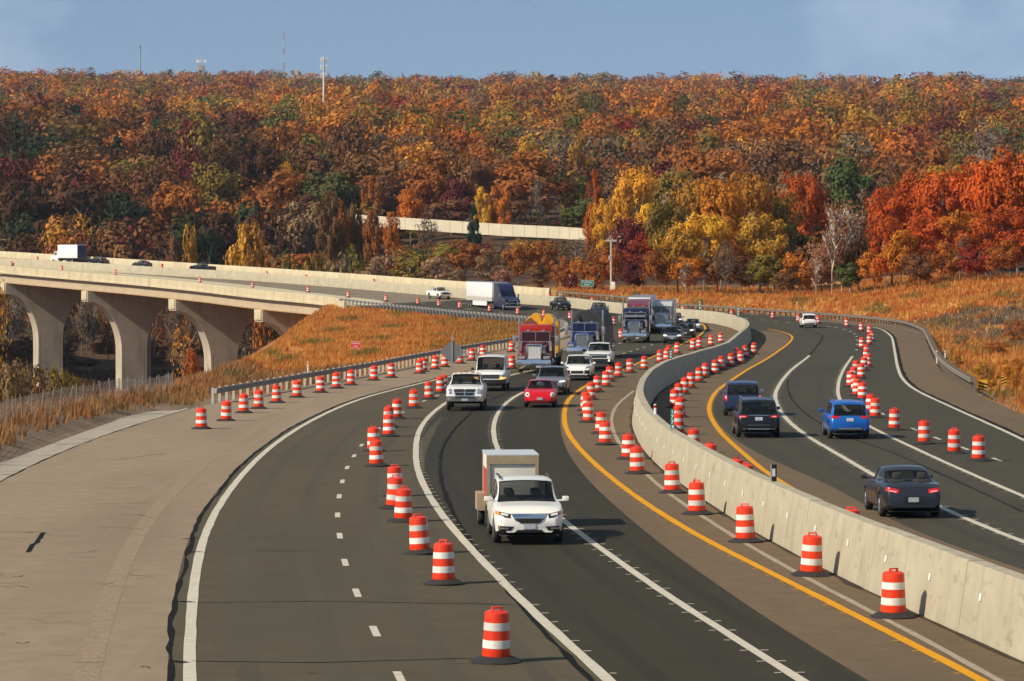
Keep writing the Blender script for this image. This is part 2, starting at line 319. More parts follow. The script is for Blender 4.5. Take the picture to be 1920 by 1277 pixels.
line('lane_line', sub(CUR['L1'], 0, 250), .24, white_paint, rag=.006); line('lane_line', CUR['L2'], .22, white_paint, rag=.006)
line('yellow_edge_line', CUR['LY'], .24, yellow_paint, rag=.006); line('yellow_edge_line', CUR['RY'], .24, yellow_paint, rag=.006)
line('lane_line', sub(CUR['R1'], 0, 285), .24, white_paint, rag=.006); line('lane_line', sub(CUR['R2'], 0, 282), .22, white_paint, rag=.006)
line('edge_line', RWc, .22, white_paint, rag=.006); line('worn_white_line', CUR['OLDW'], .17, old_white, rag=.008)
Qs = LW0 - Nw * (.36 + wig[:, None]); line('tar_seam', sub(Qs, 40, 330), .115, tarm, .007, rag=.03)
Q = CUR['SEAM'].copy(); Q += normals(Q) * (np.convolve(np.cumsum(rng.normal(0, .015, len(Q))), np.ones(9) / 9, 'same')[:, None] * .5)
line('tar_seam', Q, .13, tarm, .006, rag=.03); line('tar_seam', CUR['RSEAM'], .08, tarm, .006, rag=.015)
line('tar_seam', sub(CUR['R1'], 282, 390), .14, tarm, .006, rag=.02); line('tar_seam', sub(CUR['L1'], 250, 345), .12, tarm, .006, rag=.02)
line('tar_seam', RWc + normals(RWc) * .3, .2, tarm, .007, rag=.04); line('tar_seam', sub(CUR['LAB'], 330, 445), .14, tarm, .007, rag=.02)
kn = int(np.argmin(((LED - unp([(352, 766)])[0])**2).sum(1))); line('tar_seam', LED[:kn], .07, tarm, .012, rag=.02)
V, q = strip(LW0 - Nw * 1.9, -.24, .24, .007)[0:2]
rumble = mat('rumble_strip', (.262, .198, .132), .95, spec=.05, noise=.3, nscale=9); linkmesh('rumble_strip', npmesh('rumble_strip', V, q[:, ::-1], rumble), road)
def track_m(nm, c): return mat(nm, c, .85, spec=.08, noise=.12, nscale=.8, nmap=(1, .15, 1))
for cn, offs, lo_, hi_, m_ in (('L1', (.95, 2.55), 43, 245, track_m('track_fresh', (.036, .033, .025))), ('L2', (.85, 2.45), 43, 200, track_m('track_fresh', None)), ('R1', (.95, 2.6), 85, 260, track_m('track_mid', (.053, .050, .038))), ('R1', (-2.5, -.95), 85, 260, track_m('track_mid', None)), ('LW0', (1.1, 2.8, 4.9, 6.5), 43, 170, track_m('track_worn', (.078, .067, .046)))):
    for o_ in offs: line('wheel_track', sub(CUR[cn], lo_, hi_), .42, m_, .0025, road, o_, .0)
# short tick marks beside the temporary tape lines
def ticks(curve, d0, d1, sides, m, step=1.8, off=.14, ln=.15):
    Q = sub(resample(CUR[curve], step, 0), d0, d1); N = normals(Q); mb_v, mb_f = [], []
    for s in sides:
        for P, n in zip(Q, N):
            if random.random() < .06: continue
            a = P + n * s * (off + random.uniform(-.02, .02)); b = P + n * s * (off + ln); h = .035 + .0002 * P[1]
            i = len(mb_v)
            for p, e in ((a, -h), (b, -h), (b, h), (a, h)): mb_v.append((p[0], p[1] + e, float(zr(p[1] + e)) + .011))
            mb_f.append((i, i + 1, i + 2, i + 3) if s > 0 else (i + 3, i + 2, i + 1, i))
    tag(meshobj('tape_ticks', mb_v, mb_f, m, road), kind='stuff')
ticks('L1', 43, 200, (1,), white_paint); ticks('L2', 43, 215, (-1, 1), white_paint)
ticks('LY', 43, 225, (-1,), yellow_paint, ln=.13); ticks('R1', 80, 265, (-1, 1), white_paint); ticks('R2', 80, 150, (-1,), white_paint); ticks('R2', 175, 262, (-1,), white_paint)
ticks('RY', 150, 215, (1,), yellow_paint, ln=.13)
def dash(x, y, curve, ln=2.0, w=.16):
    X, d, z = pt(x, y); t = tangent_at(curve, X, d); n = np.array([t[1], -t[0]]); P = np.array([X, d])
    c = [P - t * ln / 2 - n * w / 2, P + t * ln / 2 - n * w / 2, P + t * ln / 2 + n * w / 2, P - t * ln / 2 + n * w / 2]
    meshobj('lane_dash', [(a[0], a[1], float(zr(a[1])) + .009) for a in c], [(3, 2, 1, 0)], white_paint, road)
for x, y in [(750,1272),(703,1184),(669,1112),(647,1055),(637,1005),(633,966),(636,931),(642,903),(651,877),(664,855),(678,835),(711,803),(754,774),(795,752),(819,742)]: dash(x, y, 'LW0')
for x, y in [(1158,665),(1170,662.5),(1183,659),(1195,655),(1208,651),(1222,647),(1150,648),(1162,644),(1175,640)]: dash(x, y, 'L1', 2.6, .2)
for x, y in [(1655,776),(1714,805),(1757,822),(1809,841),(1869,862)]: dash(x, y, 'R2', 2.4)
for x, y in [(1606,656),(1607,646),(1607,638),(1606,631),(1602,626),(1595,621.5),(1583,617.5),(1567,614),(1553,612),(1477,605),(1455,602.5),(1430,600),(1400,597)]: dash(x, y, 'R2', 2.4, .22)
for x, y in [(1010,583),(1042,587),(1099,593),(1140,599),(868,569),(829,566),(793,562),(740,556)]: dash(x, y, 'MW', 2.8, .2)
for x, y in [(997,592),(1027,595),(1054,598),(1095,604),(1122,609),(830,574),(793,570),(880,580),(940,586)]: dash(x, y, 'MW', 2.8, .2)
# transverse cracks in the near lanes and blotches of patching tar on the old pavement
def crack(pts, w, lift=.008, parent=road):
    P = unp(pts); Q = resample(P, .25, 1, 1); Q[:, 1] += np.convolve(np.cumsum(rng.normal(0, .012, len(Q))), np.ones(5) / 5, 'same')
    V, q = strip(Q, -w / 2 * (1 + rng.random(len(Q))), w / 2, lift); n = npmesh('crack', V, q[:, ::-1], tarm); o = linkmesh('crack', n, parent)
for pts, w in [([(362,1130),(620,1128),(958,1134)], .045), ([(358,1240),(600,1243),(886,1234)], .05), ([(372,1037),(500,1035),(622,1033)], .03), ([(385,1010),(600,1009)], .022),
               ([(345,1011),(372,1009)], .12), ([(352,1036),(378,1035)], .2), ([(336,1128),(362,1130)], .16), ([(322,1240),(350,1244)], .16),
               ([(150,866),(220,862),(310,850)], .03), ([(0,998),(60,999)], .04), ([(135,1045),(180,1046)], .03), ([(105,836),(165,829)], .05), ([(470,1048),(560,1046)], .02), ([(975,1135),(700,1120)], .015)]:
    crack(pts, w, .010)
crack([(80,999),(70,1015),(66,1018),(74,1019),(60,1020),(58,1025),(52,1036)], .11, .010); crack([(78,998),(50,998)], .05, .011)
dirtm = mat('edge_dirt', (.055, .044, .032), .95, spec=.05, noise=.4, nscale=2)
for o_ in (-.46, .46): line('edge_dirt', sub(MWc, 50, 420), .13, dirtm, .012, road, o_, .05)
for _ in range(34):
    x0 = rng.uniform(-60, 330); y0 = rng.uniform(860, 1270); L_ = rng.uniform(15, 90)
    if x0 + L_ > 335: continue
    crack([(x0, y0), (x0 + L_ * .5, y0 + rng.uniform(-3, 3)), (x0 + L_, y0 + rng.uniform(-5, 5))], rng.uniform(.010, .028), .010)
for _ in range(10):
    x0 = rng.uniform(420, 900); y0 = rng.uniform(900, 1270); crack([(x0, y0), (x0 + rng.uniform(20, 70), y0 + rng.uniform(-3, 3))], rng.uniform(.010, .022), .010)
# concrete joints of the bridge deck are in its material; shoulder joints across the median pavement
for y0, x0, x1 in [(742,1165,1190),(764,1160,1186),(826,1150,1172),(745,1290,1330),(757,1300,1332),(770,1290,1328),(786,1290,1330)]: crack([(x0, y0), (x1, y0)], .05, .010)

# ------------------------------------------------------------------ swept solids
def sweep(name, Q, prof, m, parent=None, closed=True, cap=True, zoff=0.0, smooth=30):
    N = normals(Q); k = len(prof); n = len(Q); V = []
    z = zr(Q[:, 1]) + zoff
    for i in range(n):
        for o, h in prof: V.append((Q[i, 0] + N[i, 0] * o, Q[i, 1] + N[i, 1] * o, z[i] + h))
    kk = k if closed else k - 1
    Fc = [(i * k + j, i * k + (j + 1) % k, (i + 1) * k + (j + 1) % k, (i + 1) * k + j) for i in range(n - 1) for j in range(kk)]
    if closed and cap: Fc += [tuple(range(k - 1, -1, -1)), tuple((n - 1) * k + j for j in range(k))]
    o = meshobj(name, V, Fc, m, parent, smooth)
    bm = bmesh.new(); bm.from_mesh(o.data); bmesh.ops.recalc_face_normals(bm, faces=bm.faces); bm.to_mesh(o.data); bm.free()
    return o
# median wall in cast sections
wall = empty('median_wall', (0, 0, 0)); tag(wall, 'tall cream concrete median wall winding between the two carriageways', 'wall')
prof = [(-.40, -.05), (-.40, .06), (-.19, 1.44), (-.165, 1.5), (.165, 1.5), (.19, 1.44), (.40, .06), (.40, -.05)]
step = 6; MWs = MWc
for a in range(0, len(MWs) - 1, step):
    seg = MWs[a:a + step + 1].copy()
    if len(seg) < 2: break
    T = seg[-1] - seg[-2]; seg[-1] -= T / np.linalg.norm(T) * .03
    j = (a // step) % 7; dz = (.0, .012, -.008, .006, -.012, .010, .0)[j]
    sweep('wall_section', seg, [(o, h + (dz if h > 1 else 0)) for o, h in prof], conc, wall)
refl = mat('white_reflector', (.85, .84, .80), .35)
Qw = sub(MWs, 44, 175); Nn = normals(Qw)
mbx = MB().box(-.012, .012, -.055, .055, -.075, .075); r0 = mbx.build('reflector', refl, wall); first = True; acc = 0
for i in range(1, len(Qw)):
    acc += np.linalg.norm(Qw[i] - Qw[i - 1])
    if acc >= 3.2:
        acc = 0; o = r0 if first else r0.copy()
        if not first: COL.objects.link(o)
        first = False; p = Qw[i] - Nn[i] * .298; o.location = (p[0], p[1], float(zr(p[1])) + .88); o.rotation_euler = (0, math.radians(-9), math.atan2(-Nn[i][1], -Nn[i][0]))

# ------------------------------------------------------------------ guardrails
wbeam = [(0, .52), (.05, .56), (.075, .60), (.02, .66), (.02, .70), (.075, .76), (.05, .80), (0, .84), (-.012, .84), (-.012, .52)]
def guardrail(label, Q, rail_m, post_m, side=1, spacing=1.905, ph=.86, pw=.075, blk=.16):
    """side: +1 when traffic runs to the right of the path"""
    g = empty('guardrail', (0, 0, 0)); tag(g, label, 'guardrail')
    sweep('rail', Q, [(o * side, h) for o, h in wbeam], rail_m, g, smooth=50)
    P = resample(Q, spacing, 0); N = normals(P)
    m0 = MB().box(-pw * .75, pw * .75, -pw, pw, -.3, ph).box(-.045, .045, pw, pw + blk, .55, .82).build('post', post_m, g, None); first = True
    for i in range(len(P)):
        o = m0 if first else m0.copy()
        if not first: COL.objects.link(o)
        first = False; n = N[i] * side; p = P[i] - n * (pw + blk + .015)
        o.location = (p[0], p[1], float(zr(p[1]))); o.rotation_euler = (0, 0, math.atan2(n[1], n[0]) - math.pi / 2)
    return g
kl = int(np.argmin(((LED - unp([(404, 756)])[0])**2).sum(1)))
kn2 = nose + 1
guardrail('guardrail with dark rail and pale posts along the left pavement', LED[kl:kn2], weath, postm, 1)
guardrail('grey guardrail with close posts atop the orange grass bank', LED[kn2 + 1:], galv, galv, 1)
kr0 = int(np.argmin(((RED - unp([(1832, 733)])[0])**2).sum(1)))
RG = RED[kr0:]
gr = guardrail('long rusty guardrail on wooden posts curving round the right verge', RG[::-1], weath, woodpost, 1, pw=.09)

# ------------------------------------------------------------------ bridge
bridge = empty('road_bridge', (0, 0, 0)); tag(bridge, 'long cream concrete viaduct on arched hammerhead piers at left', 'bridge')
dk = area('deck', np.vstack([NPAR, FPAR[::-1]])[::2], .013, deckm, bridge)
def sections(name, Q, prof, m, parent, n=7):
    for a in range(0, len(Q) - 1, n):
        s_ = Q[a:a + n + 1].copy(); T = s_[-1] - s_[-2]; s_[-1] -= T / np.linalg.norm(T) * .03; sweep(name, s_, prof, m, parent)
sections('parapet', NPAR, [(-.12, -.30), (-.12, .3), (.02, 1.04), (.05, 1.1), (.32, 1.1), (.36, 1.04), (.36, .02), (.46, -.04), (.46, -.34)], brconc, bridge)
sections('parapet', FPAR, [(.12, -.30), (.12, .3), (-.02, 1.25), (-.05, 1.32), (-.32, 1.32), (-.36, 1.25), (-.36, -.34)], brconc, bridge)
Nb = normals(NPAR)
W2 = 17.5
sweep('deck_slab', NPAR - Nb * W2 / 1.0, [(-W2 + 1.0, -.06), (W2 + .3, -.06), (W2 + .3, -.42), (-W2 + 1.0, -.42)], brconc, bridge)
for off in (-.55, -4.6, -8.7, -12.8, -16.6, -19.5, -23.6, -27.7, -31.5):
    gd = sweep('girder', NPAR + Nb * off, [(-.12, -.43), (.12, -.43), (.12, -1.85), (.30, -1.9), (.30, -2.02), (-.30, -2.02), (-.30, -1.9), (-.12, -1.85)], girderm, bridge)
sweep('girder_flange', NPAR - Nb * .55, [(-.33, -2.03), (.33, -2.03), (.33, -2.15), (-.33, -2.15)], rustm, bridge)
px = CXP + FPX * NPAR[:, 0] / NPAR[:, 1]
def make_pier(L):
    """one hammerhead pier; local x runs across the deck, z = 0 at the girder seats"""
    xe, xc, cw = .25, 6.6, 2.35; mid = xc + cw; zt = -.02; pr = [(xe, zt), (xe, zt - 2.0)]
    for i in range(1, 15):
        a = math.pi / 2 * i / 14; pr.append((xe + (xc - xe) * math.sin(a), zt - 11 + 9 * math.cos(a)))
    pr += [(xc, -L)]; full = pr + [(2 * mid - x, z) for x, z in reversed(pr)]
    return full, mid
pier_posts = []
for k_, xi in enumerate((2, 154, 322, 484)):
    i = int(np.argmin(abs(px - xi))); P = NPAR[i] - Nb[i] * .1; n = -Nb[i]; zs = float(zr(P[1])) - 2.15
    for row in (0, 1):
        if row and k_ == 3: continue
        L = 27.5
        full, mid = make_pier(L); pr = empty('pier', (P[0] + n[0] * 19.2 * row, P[1] + n[1] * 19.2 * row, zs + (0, .9)[row] * 0 + float(zr(P[1] + n[1] * 19.2 * row) - zr(P[1])) * row), math.radians(22), bridge)
        b = MB().prism(full, -2.1, 2.1, 'y').build('pier_shaft', pierm, pr, 20)
        mb = MB()
        for s in (-1, 1):
            for xx in (mid - 1.9, mid + 1.9): mb.box(xx - .05, xx + .05, s * 2.10 - .02 * (s > 0), s * 2.12 + .02 * (s < 0), -L, -9.5)
        mb.build('pier_rib', mat('pier_groove', (.16, .135, .1), .9), pr, None)
        MB().box(.02, .62, -1.75, 1.75, -1.72, .01, .03).build('pier_end_block', brconc, pr)
        mb = MB()
        for g_ in (.45, 4.5, 8.6, 12.7, 16.5): mb.box(g_ - .3, g_ + .3, -.4, .4, -.015, .115)
        mb.build('bearing_seat', brconc, pr, None)
# abutment
ab = NPAR[-1]; na = -Nb[-1]; abut = empty('abutment', (ab[0], ab[1], float(zr(ab[1]))), math.atan2(na[1], na[0]), bridge)
MB().box(-.46, 34, -1.6, .9, -7, -.45).box(-.5, .02, -4.2, .9, -3.4, .75).build('abutment_wall', brconc, abut, None)
# ------------------------------------------------------------------ terrain
def sstep(t): t = np.clip(t, 0, 1); return t * t * (3 - 2 * t)
HD = np.array([0, 560, 650, 750, 820, 900, 1050, 1250, 1500, 1900, 2500, 3200, 4000, 5400.])
HH = np.array([-8.0, -8.0, -7.5, -4.0, 0.5, 6.5, 19, 32, 46, 67, 102, 142, 184, 177.])
def wob(X, d, s, seed):
    r = np.random.default_rng(seed); o = np.zeros_like(np.asarray(X, float))
    for i in range(5):
        a = r.uniform(0, 6.28); k = (1.6**i) / s; o = o + np.sin(X * k * math.cos(a) * 6.28 + d * k * math.sin(a) * 6.28 + r.uniform(0, 6.28)) / 1.35**i
    return o / 2.4
chord = np.array([LED[-1] + (-2.2, 1), LED[-1] * .5 + LED[kl] * .5 + (-1.0, 0), LED[kl] + (-1.0, -3)])
gore_poly = np.vstack([LED[kl:][::2], chord])
def inside(P, poly):
    x, y = P[:, 0], P[:, 1]; c = np.zeros(len(P), bool); n = len(poly); j = n - 1
    for i in range(n):
        xi, yi = poly[i]; xj, yj = poly[j]
        if yi != yj:
            c ^= ((yi > y) != (yj > y)) & (x < (xj - xi) * (y - yi) / (yj - yi) + xi)
        j = i
    return c
def pdist(P, line_, closed=True):
    A = line_; B = np.roll(line_, -1, 0)
    if not closed: A, B = A[:-1], B[:-1]
    best = np.full(len(P), 1e9); near = np.zeros(len(P))
    for a, b in zip(A, B):
        ab = b - a; L = (ab**2).sum()
        if L < 1e-6: continue
        t = np.clip(((P - a) @ ab) / L, 0, 1); q = a + t[:, None] * ab; dd = ((P - q)**2).sum(1)
        m = dd < best; best[m] = dd[m]; near[m] = q[m, 1]
    return np.sqrt(best), near
OUT = np.vstack([[(XL0, 34)], LED[::5], RED[::-6], [(XR0, 34)]]); GOR = np.vstack([LED[kl:][::5], chord])
GUT = np.vstack([LED[:kg][::4], gout[::-4]])
def znat(X, d):
    h = np.interp(d, HD, HH) + wob(X, d, 420, 3) * np.clip((d - 850) / 500, 0, 1) * 7 + np.clip((-X - 150) / 200, 0, 1) * np.clip((d - 1500) / 500, 0, 1) * 5
    V = 19.5 * (1 - sstep((d - 690) / 260)) * sstep((-17 - X) / 26) * sstep((d - 150) / 90)
    R = 3.0 * sstep((X - 47) / 26) * (1 - sstep((d - 560) / 120)) * sstep((d - 190) / 120)
    lo = -2.0 * (1 - sstep((d - 330) / 120)) * (X > 0)
    return h - V + R + lo + .12 * wob(X, d, 14, 5)
def terrain(X, d):
    P = np.c_[X, d]; z = znat(X, d); near = d < 800
    if near.any():
        Pn = P[near]; ins = inside(Pn, OUT); insg = inside(Pn, GUT); ing = inside(Pn, GOR)
        d1, n1 = pdist(Pn, OUT); d2, n2 = pdist(Pn, GOR); zn = z[near]
        use2 = d2 < d1; dist = np.where(use2, d2, d1); ze = zr(np.where(use2, n2, n1)) - np.where(use2, .35, .14)
        o = np.clip(zn, ze - .62 * dist, ze + .22 * dist)
        o = np.where(ing & ~ins, zr(Pn[:, 1]) - .14 - .25 * np.clip(d1 / 3, 0, 1) - .5 * sstep(d1 / 14) + .1 * wob(Pn[:, 0], Pn[:, 1], 20, 8), o)
        o = np.where(ins | insg, np.minimum(zr(Pn[:, 1]) - .3, 99), o)
        br = inside(Pn, np.vstack([NPAR[::6], FPAR[::-6]])) & ~ins
        o = np.where(br, np.minimum(o, zr(Pn[:, 1]) - 3.0), o)
        z = z.copy(); z[near] = o
    return z
def terrain1(X, d): return float(terrain(np.array([float(X)]), np.array([float(d)]))[0])
gx = np.r_[np.arange(-1500, -100, 45), np.arange(-100, 112, 3.0), np.arange(120, 1500, 45)]
gd = np.r_[np.arange(20, 560, 3.6), np.arange(560, 830, 6), np.geomspace(830, 5400, 52)]
GX, GD = np.meshgrid(gx, gd); TX, TD = GX.ravel(), GD.ravel(); TZ = terrain(TX, TD)
def grasscol(X, d, z=None):
    """base colour of grass and ground"""
    X = np.asarray(X, float); d = np.asarray(d, float); n = len(X)
    ix = CXP + FPX * X / d
    org = np.array([.56, .19, .048]); gold = np.array([.62, .30, .075]); grn = np.array([.17, .165, .045]); gry = np.array([.20, .155, .105]); brn = np.array([.22, .10, .05])
    a = sstep(wob(X, d * .35, 9, 21) * 1.3 + .36)[:, None]; C = org * a + gold * (1 - a)
    b = sstep((wob(X, d * .3, 13, 22) - .35) * 2.5)[:, None] * .75; b = np.maximum(b, sstep((X + 12) / 10)[:, None] * (X < 14)[:, None] * (d < 480)[:, None] * .42); C = C * (1 - b) + grn * b
    g = (sstep((X - 44) / 8) * (d < 400) * .95)[:, None] * sstep(wob(X, d * .5, 10, 24) * .9 + .8)[:, None]; C = C * (1 - g) + gry * g
    l = (((X < -11) & (d < 262)) * .6)[:, None]; C = C * (1 - l) + np.array([.26, .16, .085]) * l
    v = (sstep((-30 - X) / 12) * (d > 300))[:, None]; C = C * (1 - v) + brn * v
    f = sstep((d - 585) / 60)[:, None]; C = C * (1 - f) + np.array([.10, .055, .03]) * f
    return C
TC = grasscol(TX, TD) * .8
_n = TD < 620; _P = np.c_[TX[_n], TD[_n]]; _e = np.minimum(pdist(_P, OUT)[0], pdist(_P, GUT)[0])
_k = (1 - sstep((_e - 1.2) / 3.0))[:, None] * .9; TC[_n] = TC[_n] * (1 - _k) + np.array([.20, .155, .105]) * _k
_k = ((TX < -9) & (TD < 215))[:, None] * .7 * np.ones((1, 3)); TC = TC * (1 - _k) + np.array([.17, .115, .07]) * _k
nx = len(gx); ii, jj = np.meshgrid(np.arange(len(gd) - 1), np.arange(nx - 1), indexing='ij'); b0 = (ii * nx + jj).ravel()
def attr_mat(name, attr, rough=.9, trans=0., noise=.25, nscale=2.0, objcol=False):
    m = bpy.data.materials.new(name); m.use_nodes = True; nt = m.node_tree; b = nt.nodes['Principled BSDF']; b.inputs['Roughness'].default_value = rough; b.inputs['Specular IOR Level'].default_value = .15
    out = nt.nodes['Material Output']
    at = nt.nodes.new('ShaderNodeAttribute'); at.attribute_name = attr
    if objcol:
        oi = nt.nodes.new('ShaderNodeObjectInfo'); mx = nt.nodes.new('ShaderNodeMix'); mx.data_type = 'RGBA'; mx.blend_type = 'MULTIPLY'; mx.inputs[0].default_value = 1
        nt.links.new(oi.outputs['Color'], mx.inputs[6]); nt.links.new(at.outputs['Color'], mx.inputs[7]); src = mx.outputs[2]
    else: src = at.outputs['Color']
    if noise:
        t = nt.nodes.new('ShaderNodeTexCoord'); n = nt.nodes.new('ShaderNodeTexNoise'); n.inputs['Scale'].default_value = nscale; n.inputs['Detail'].default_value = 5
        mr = nt.nodes.new('ShaderNodeMapRange'); mr.inputs[1].default_value = .3; mr.inputs[2].default_value = .7; mr.inputs[3].default_value = 1 - noise; mr.inputs[4].default_value = 1 + noise
        nt.links.new(t.outputs['Object'], n.inputs[0]); nt.links.new(n.outputs[0], mr.inputs[0])
        vm = nt.nodes.new('ShaderNodeVectorMath'); vm.operation = 'SCALE'; nt.links.new(src, vm.inputs[0]); nt.links.new(mr.outputs[0], vm.inputs['Scale']); src = vm.outputs[0]
    nt.links.new(src, b.inputs['Base Color'])
    if trans:
        tr = nt.nodes.new('ShaderNodeBsdfTranslucent'); nt.links.new(src, tr.inputs[0]); ms = nt.nodes.new('ShaderNodeMixShader'); ms.inputs[0].default_value = trans
        nt.links.new(b.outputs[0], ms.inputs[1]); nt.links.new(tr.outputs[0], ms.inputs[2]); nt.links.new(ms.outputs[0], out.inputs[0])
    return m
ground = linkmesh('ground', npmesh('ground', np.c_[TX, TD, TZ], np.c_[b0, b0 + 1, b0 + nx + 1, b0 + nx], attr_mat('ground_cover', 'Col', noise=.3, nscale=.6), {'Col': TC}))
for p in ground.data.polygons: p.use_smooth = True
tag(ground, 'earth banks, valley floor and wooded hillside', kind='structure')

# ------------------------------------------------------------------ tall grass (uncountable blades)
def scatter(n, x0, x1, d0, d1, test):
    X = rng.uniform(x0, x1, n); d = rng.uniform(d0, d1, n); P = np.c_[X, d]; k = test(P); return X[k], d[k]
def clear(P, m=.55): return ~inside(P, OUT) & ~inside(P, GUT) & (pdist(P, OUT)[0] > m)
parts = []
parts.append(scatter(52000, -36, 16, 203, 525, lambda P: clear(P) & (inside(P, gore_poly) | (P[:, 0] > -34))))
parts.append(scatter(14000, -40, -12, 95, 330, lambda P: clear(P, .2) & (pdist(P, GUT)[0] > .3) & (P[:, 0] / P[:, 1] > -.175) & ~inside(P, gore_poly)))
parts.append(scatter(60000, 8, 92, 130, 610, lambda P: clear(P, .5) & (P[:, 0] / P[:, 1] < .18) & (pdist(P, RED[::5], False)[0] < 60)))
parts.append(scatter(9000, -100, -34, 520, 680, lambda P: clear(P) & (P[:, 0] / P[:, 1] > -.19)))
GXs = np.concatenate([p[0] for p in parts]); GDs = np.concatenate([p[1] for p in parts]); GZ = terrain(GXs, GDs)
n = len(GXs); nb = 3
X3 = np.repeat(GXs, nb) + rng.normal(0, .12, n * nb); D3 = np.repeat(GDs, nb) + rng.normal(0, .12, n * nb); Z3 = np.repeat(GZ, nb)
ed = np.repeat(pdist(np.c_[GXs, GDs], OUT)[0], nb)
hh = rng.uniform(.25, .75, n * nb) * np.clip(.35 + ed / 4, .35, 1) * (1 + .35 * np.repeat(wob(GXs, GDs, 16, 31), nb)); ww = .035 + .00019 * D3
lx, ly = rng.normal(0, .22, n * nb) * hh + .12 * hh, rng.normal(0, .22, n * nb) * hh; an = rng.uniform(-.7, .7, n * nb)
dx, dy = np.cos(an) * ww, np.sin(an) * ww
VV = np.stack([np.c_[X3 - dx, D3 - dy, Z3 - .08], np.c_[X3 + dx, D3 + dy, Z3 - .08], np.c_[X3 + lx + dx * .25, D3 + ly + dy * .25, Z3 + hh]], 1).reshape(-1, 3)
gc = grasscol(GXs, GDs); gc = np.repeat(gc, nb, 0) * rng.uniform(.8, 1.2, (n * nb, 1)) * np.array([1, 1, 1]); gc = np.repeat(gc, 3, 0)
grassm = attr_mat('grass_blade', 'Col', trans=.5, noise=0)
go = linkmesh('tall_grass', npmesh('tall_grass', VV, np.arange(len(VV)).reshape(-1, 3), grassm, {'Col': gc})); tag(go, 'tall dry orange and gold grass on the banks and verges', 'grass', kind='stuff')

# ------------------------------------------------------------------ trees
def z_low(p): return p[2] < -.6
def leaf_cloud(nclump, nleaf, leaf, shape='round', sparse=0., r=None, cl=(.16, .34), q0=None):
    """unit crown: x, y within -1..1, z from 0 to 1 (whole tree height); returns verts, quads, tone"""
    r = r or rng; C = []; R = []; tries = 0
    while len(C) < nclump and tries < 6000:
        tries += 1; p = r.uniform(-1, 1, 3); q = (p**2).sum()
        if q > 1 or q < .12: continue
        if q0 and (q > .55 or z_low(p)): continue
        z = p[2]
        if shape == 'round': zz = .62 + .36 * z; sc = 1.0
        elif shape == 'tall': zz = .56 + .42 * z; sc = .92
        elif shape == 'cone':
            zz = .5 + .48 * z; sc = max(.08, 1.0 - zz) * 1.15; 
        elif shape == 'bush': zz = .5 + .48 * z; sc = 1.0
        else: zz = .66 + .32 * z; sc = 1.0
        C.append((p[0] * sc * .84, p[1] * sc * .84, zz)); R.append(r.uniform(*cl) * (sc if shape == 'cone' else 1))
    C = np.array(C); R = np.array(R); per = nleaf // len(C)
    c = np.repeat(C, per, 0); rr = np.repeat(R, per); N = len(c)
    u = r.normal(size=(N, 3)); u /= np.linalg.norm(u, axis=1)[:, None]; rad = rr * r.uniform(.55, 1.05, N)
    pos = c + u * rad[:, None] * np.array([1, 1, .36]); pos[:, 2] = np.clip(pos[:, 2], .04, 1.0)
    nrm = u * 1.2 + r.normal(size=(N, 3)) * .38 + (pos - np.array([0, 0, .55])) * .9 + np.array([0, 0, .25]); nrm /= np.linalg.norm(nrm, axis=1)[:, None]
    a = np.cross(nrm, r.normal(size=(N, 3))); a /= np.linalg.norm(a, axis=1)[:, None]; b = np.cross(nrm, a); sz = leaf * r.uniform(.6, 1.35, N)
    a = a * sz[:, None]; b = b * sz[:, None] * .8; zs = np.array([1, 1, .45])
    V = np.stack([pos - a * zs, pos + b * zs * .9, pos + a * zs, pos - b * zs * .9], 1).reshape(-1, 3)
    tone = np.repeat(r.uniform(.82, 1.16, len(C)), per) * r.uniform(.82, 1.18, N)
    return V, tone
LEAFM = attr_mat('autumn_leaf', 'Col', rough=.75, trans=.22, noise=0, objcol=True)
def crown_mesh(name, *a, **k):
    V, tone = leaf_cloud(*a, **k); hue = np.random.default_rng(len(V)).normal(0, .05, len(tone))
    T = np.c_[tone, tone * (1 + hue), tone * (1 + hue * .5)]
    return npmesh(name, V, np.arange(len(V)).reshape(-1, 4), LEAFM, {'Col': np.repeat(T, 4, 0)})
CROWN = {
 'round': [crown_mesh('crown', 32, 3000, .055, 'round', cl=(.22, .36)) for _ in range(4)],
 'tall': [crown_mesh('crown', 30, 2400, .062, 'tall', cl=(.24, .38)) for _ in range(3)],
 'cone': [crown_mesh('crown', 60, 2200, .075, 'cone', cl=(.2, .36)) for _ in range(2)],
 'bush': [crown_mesh('crown', 36, 1700, .070, 'bush', cl=(.2, .34)) for _ in range(3)],
 'thin': [crown_mesh('crown', 40, 520, .05, 'round', cl=(.2, .4)) for _ in range(3)],
 'finebush': [crown_mesh('crown', 44, 5200, .034, 'bush', cl=(.16, .30)) for _ in range(2)],
 'fine': [crown_mesh('crown', 46, 5600, .040, 'round', cl=(.18, .32)) for _ in range(3)],
}
BARK = {k: mat('bark_' + k, c, .9, noise=.25, nscale=4, nmap=(1, 1, .3)) for k, c in {'grey': (.16, .135, .11), 'pale': (.42, .37, .30), 'dark': (.07, .052, .04)}.items()}
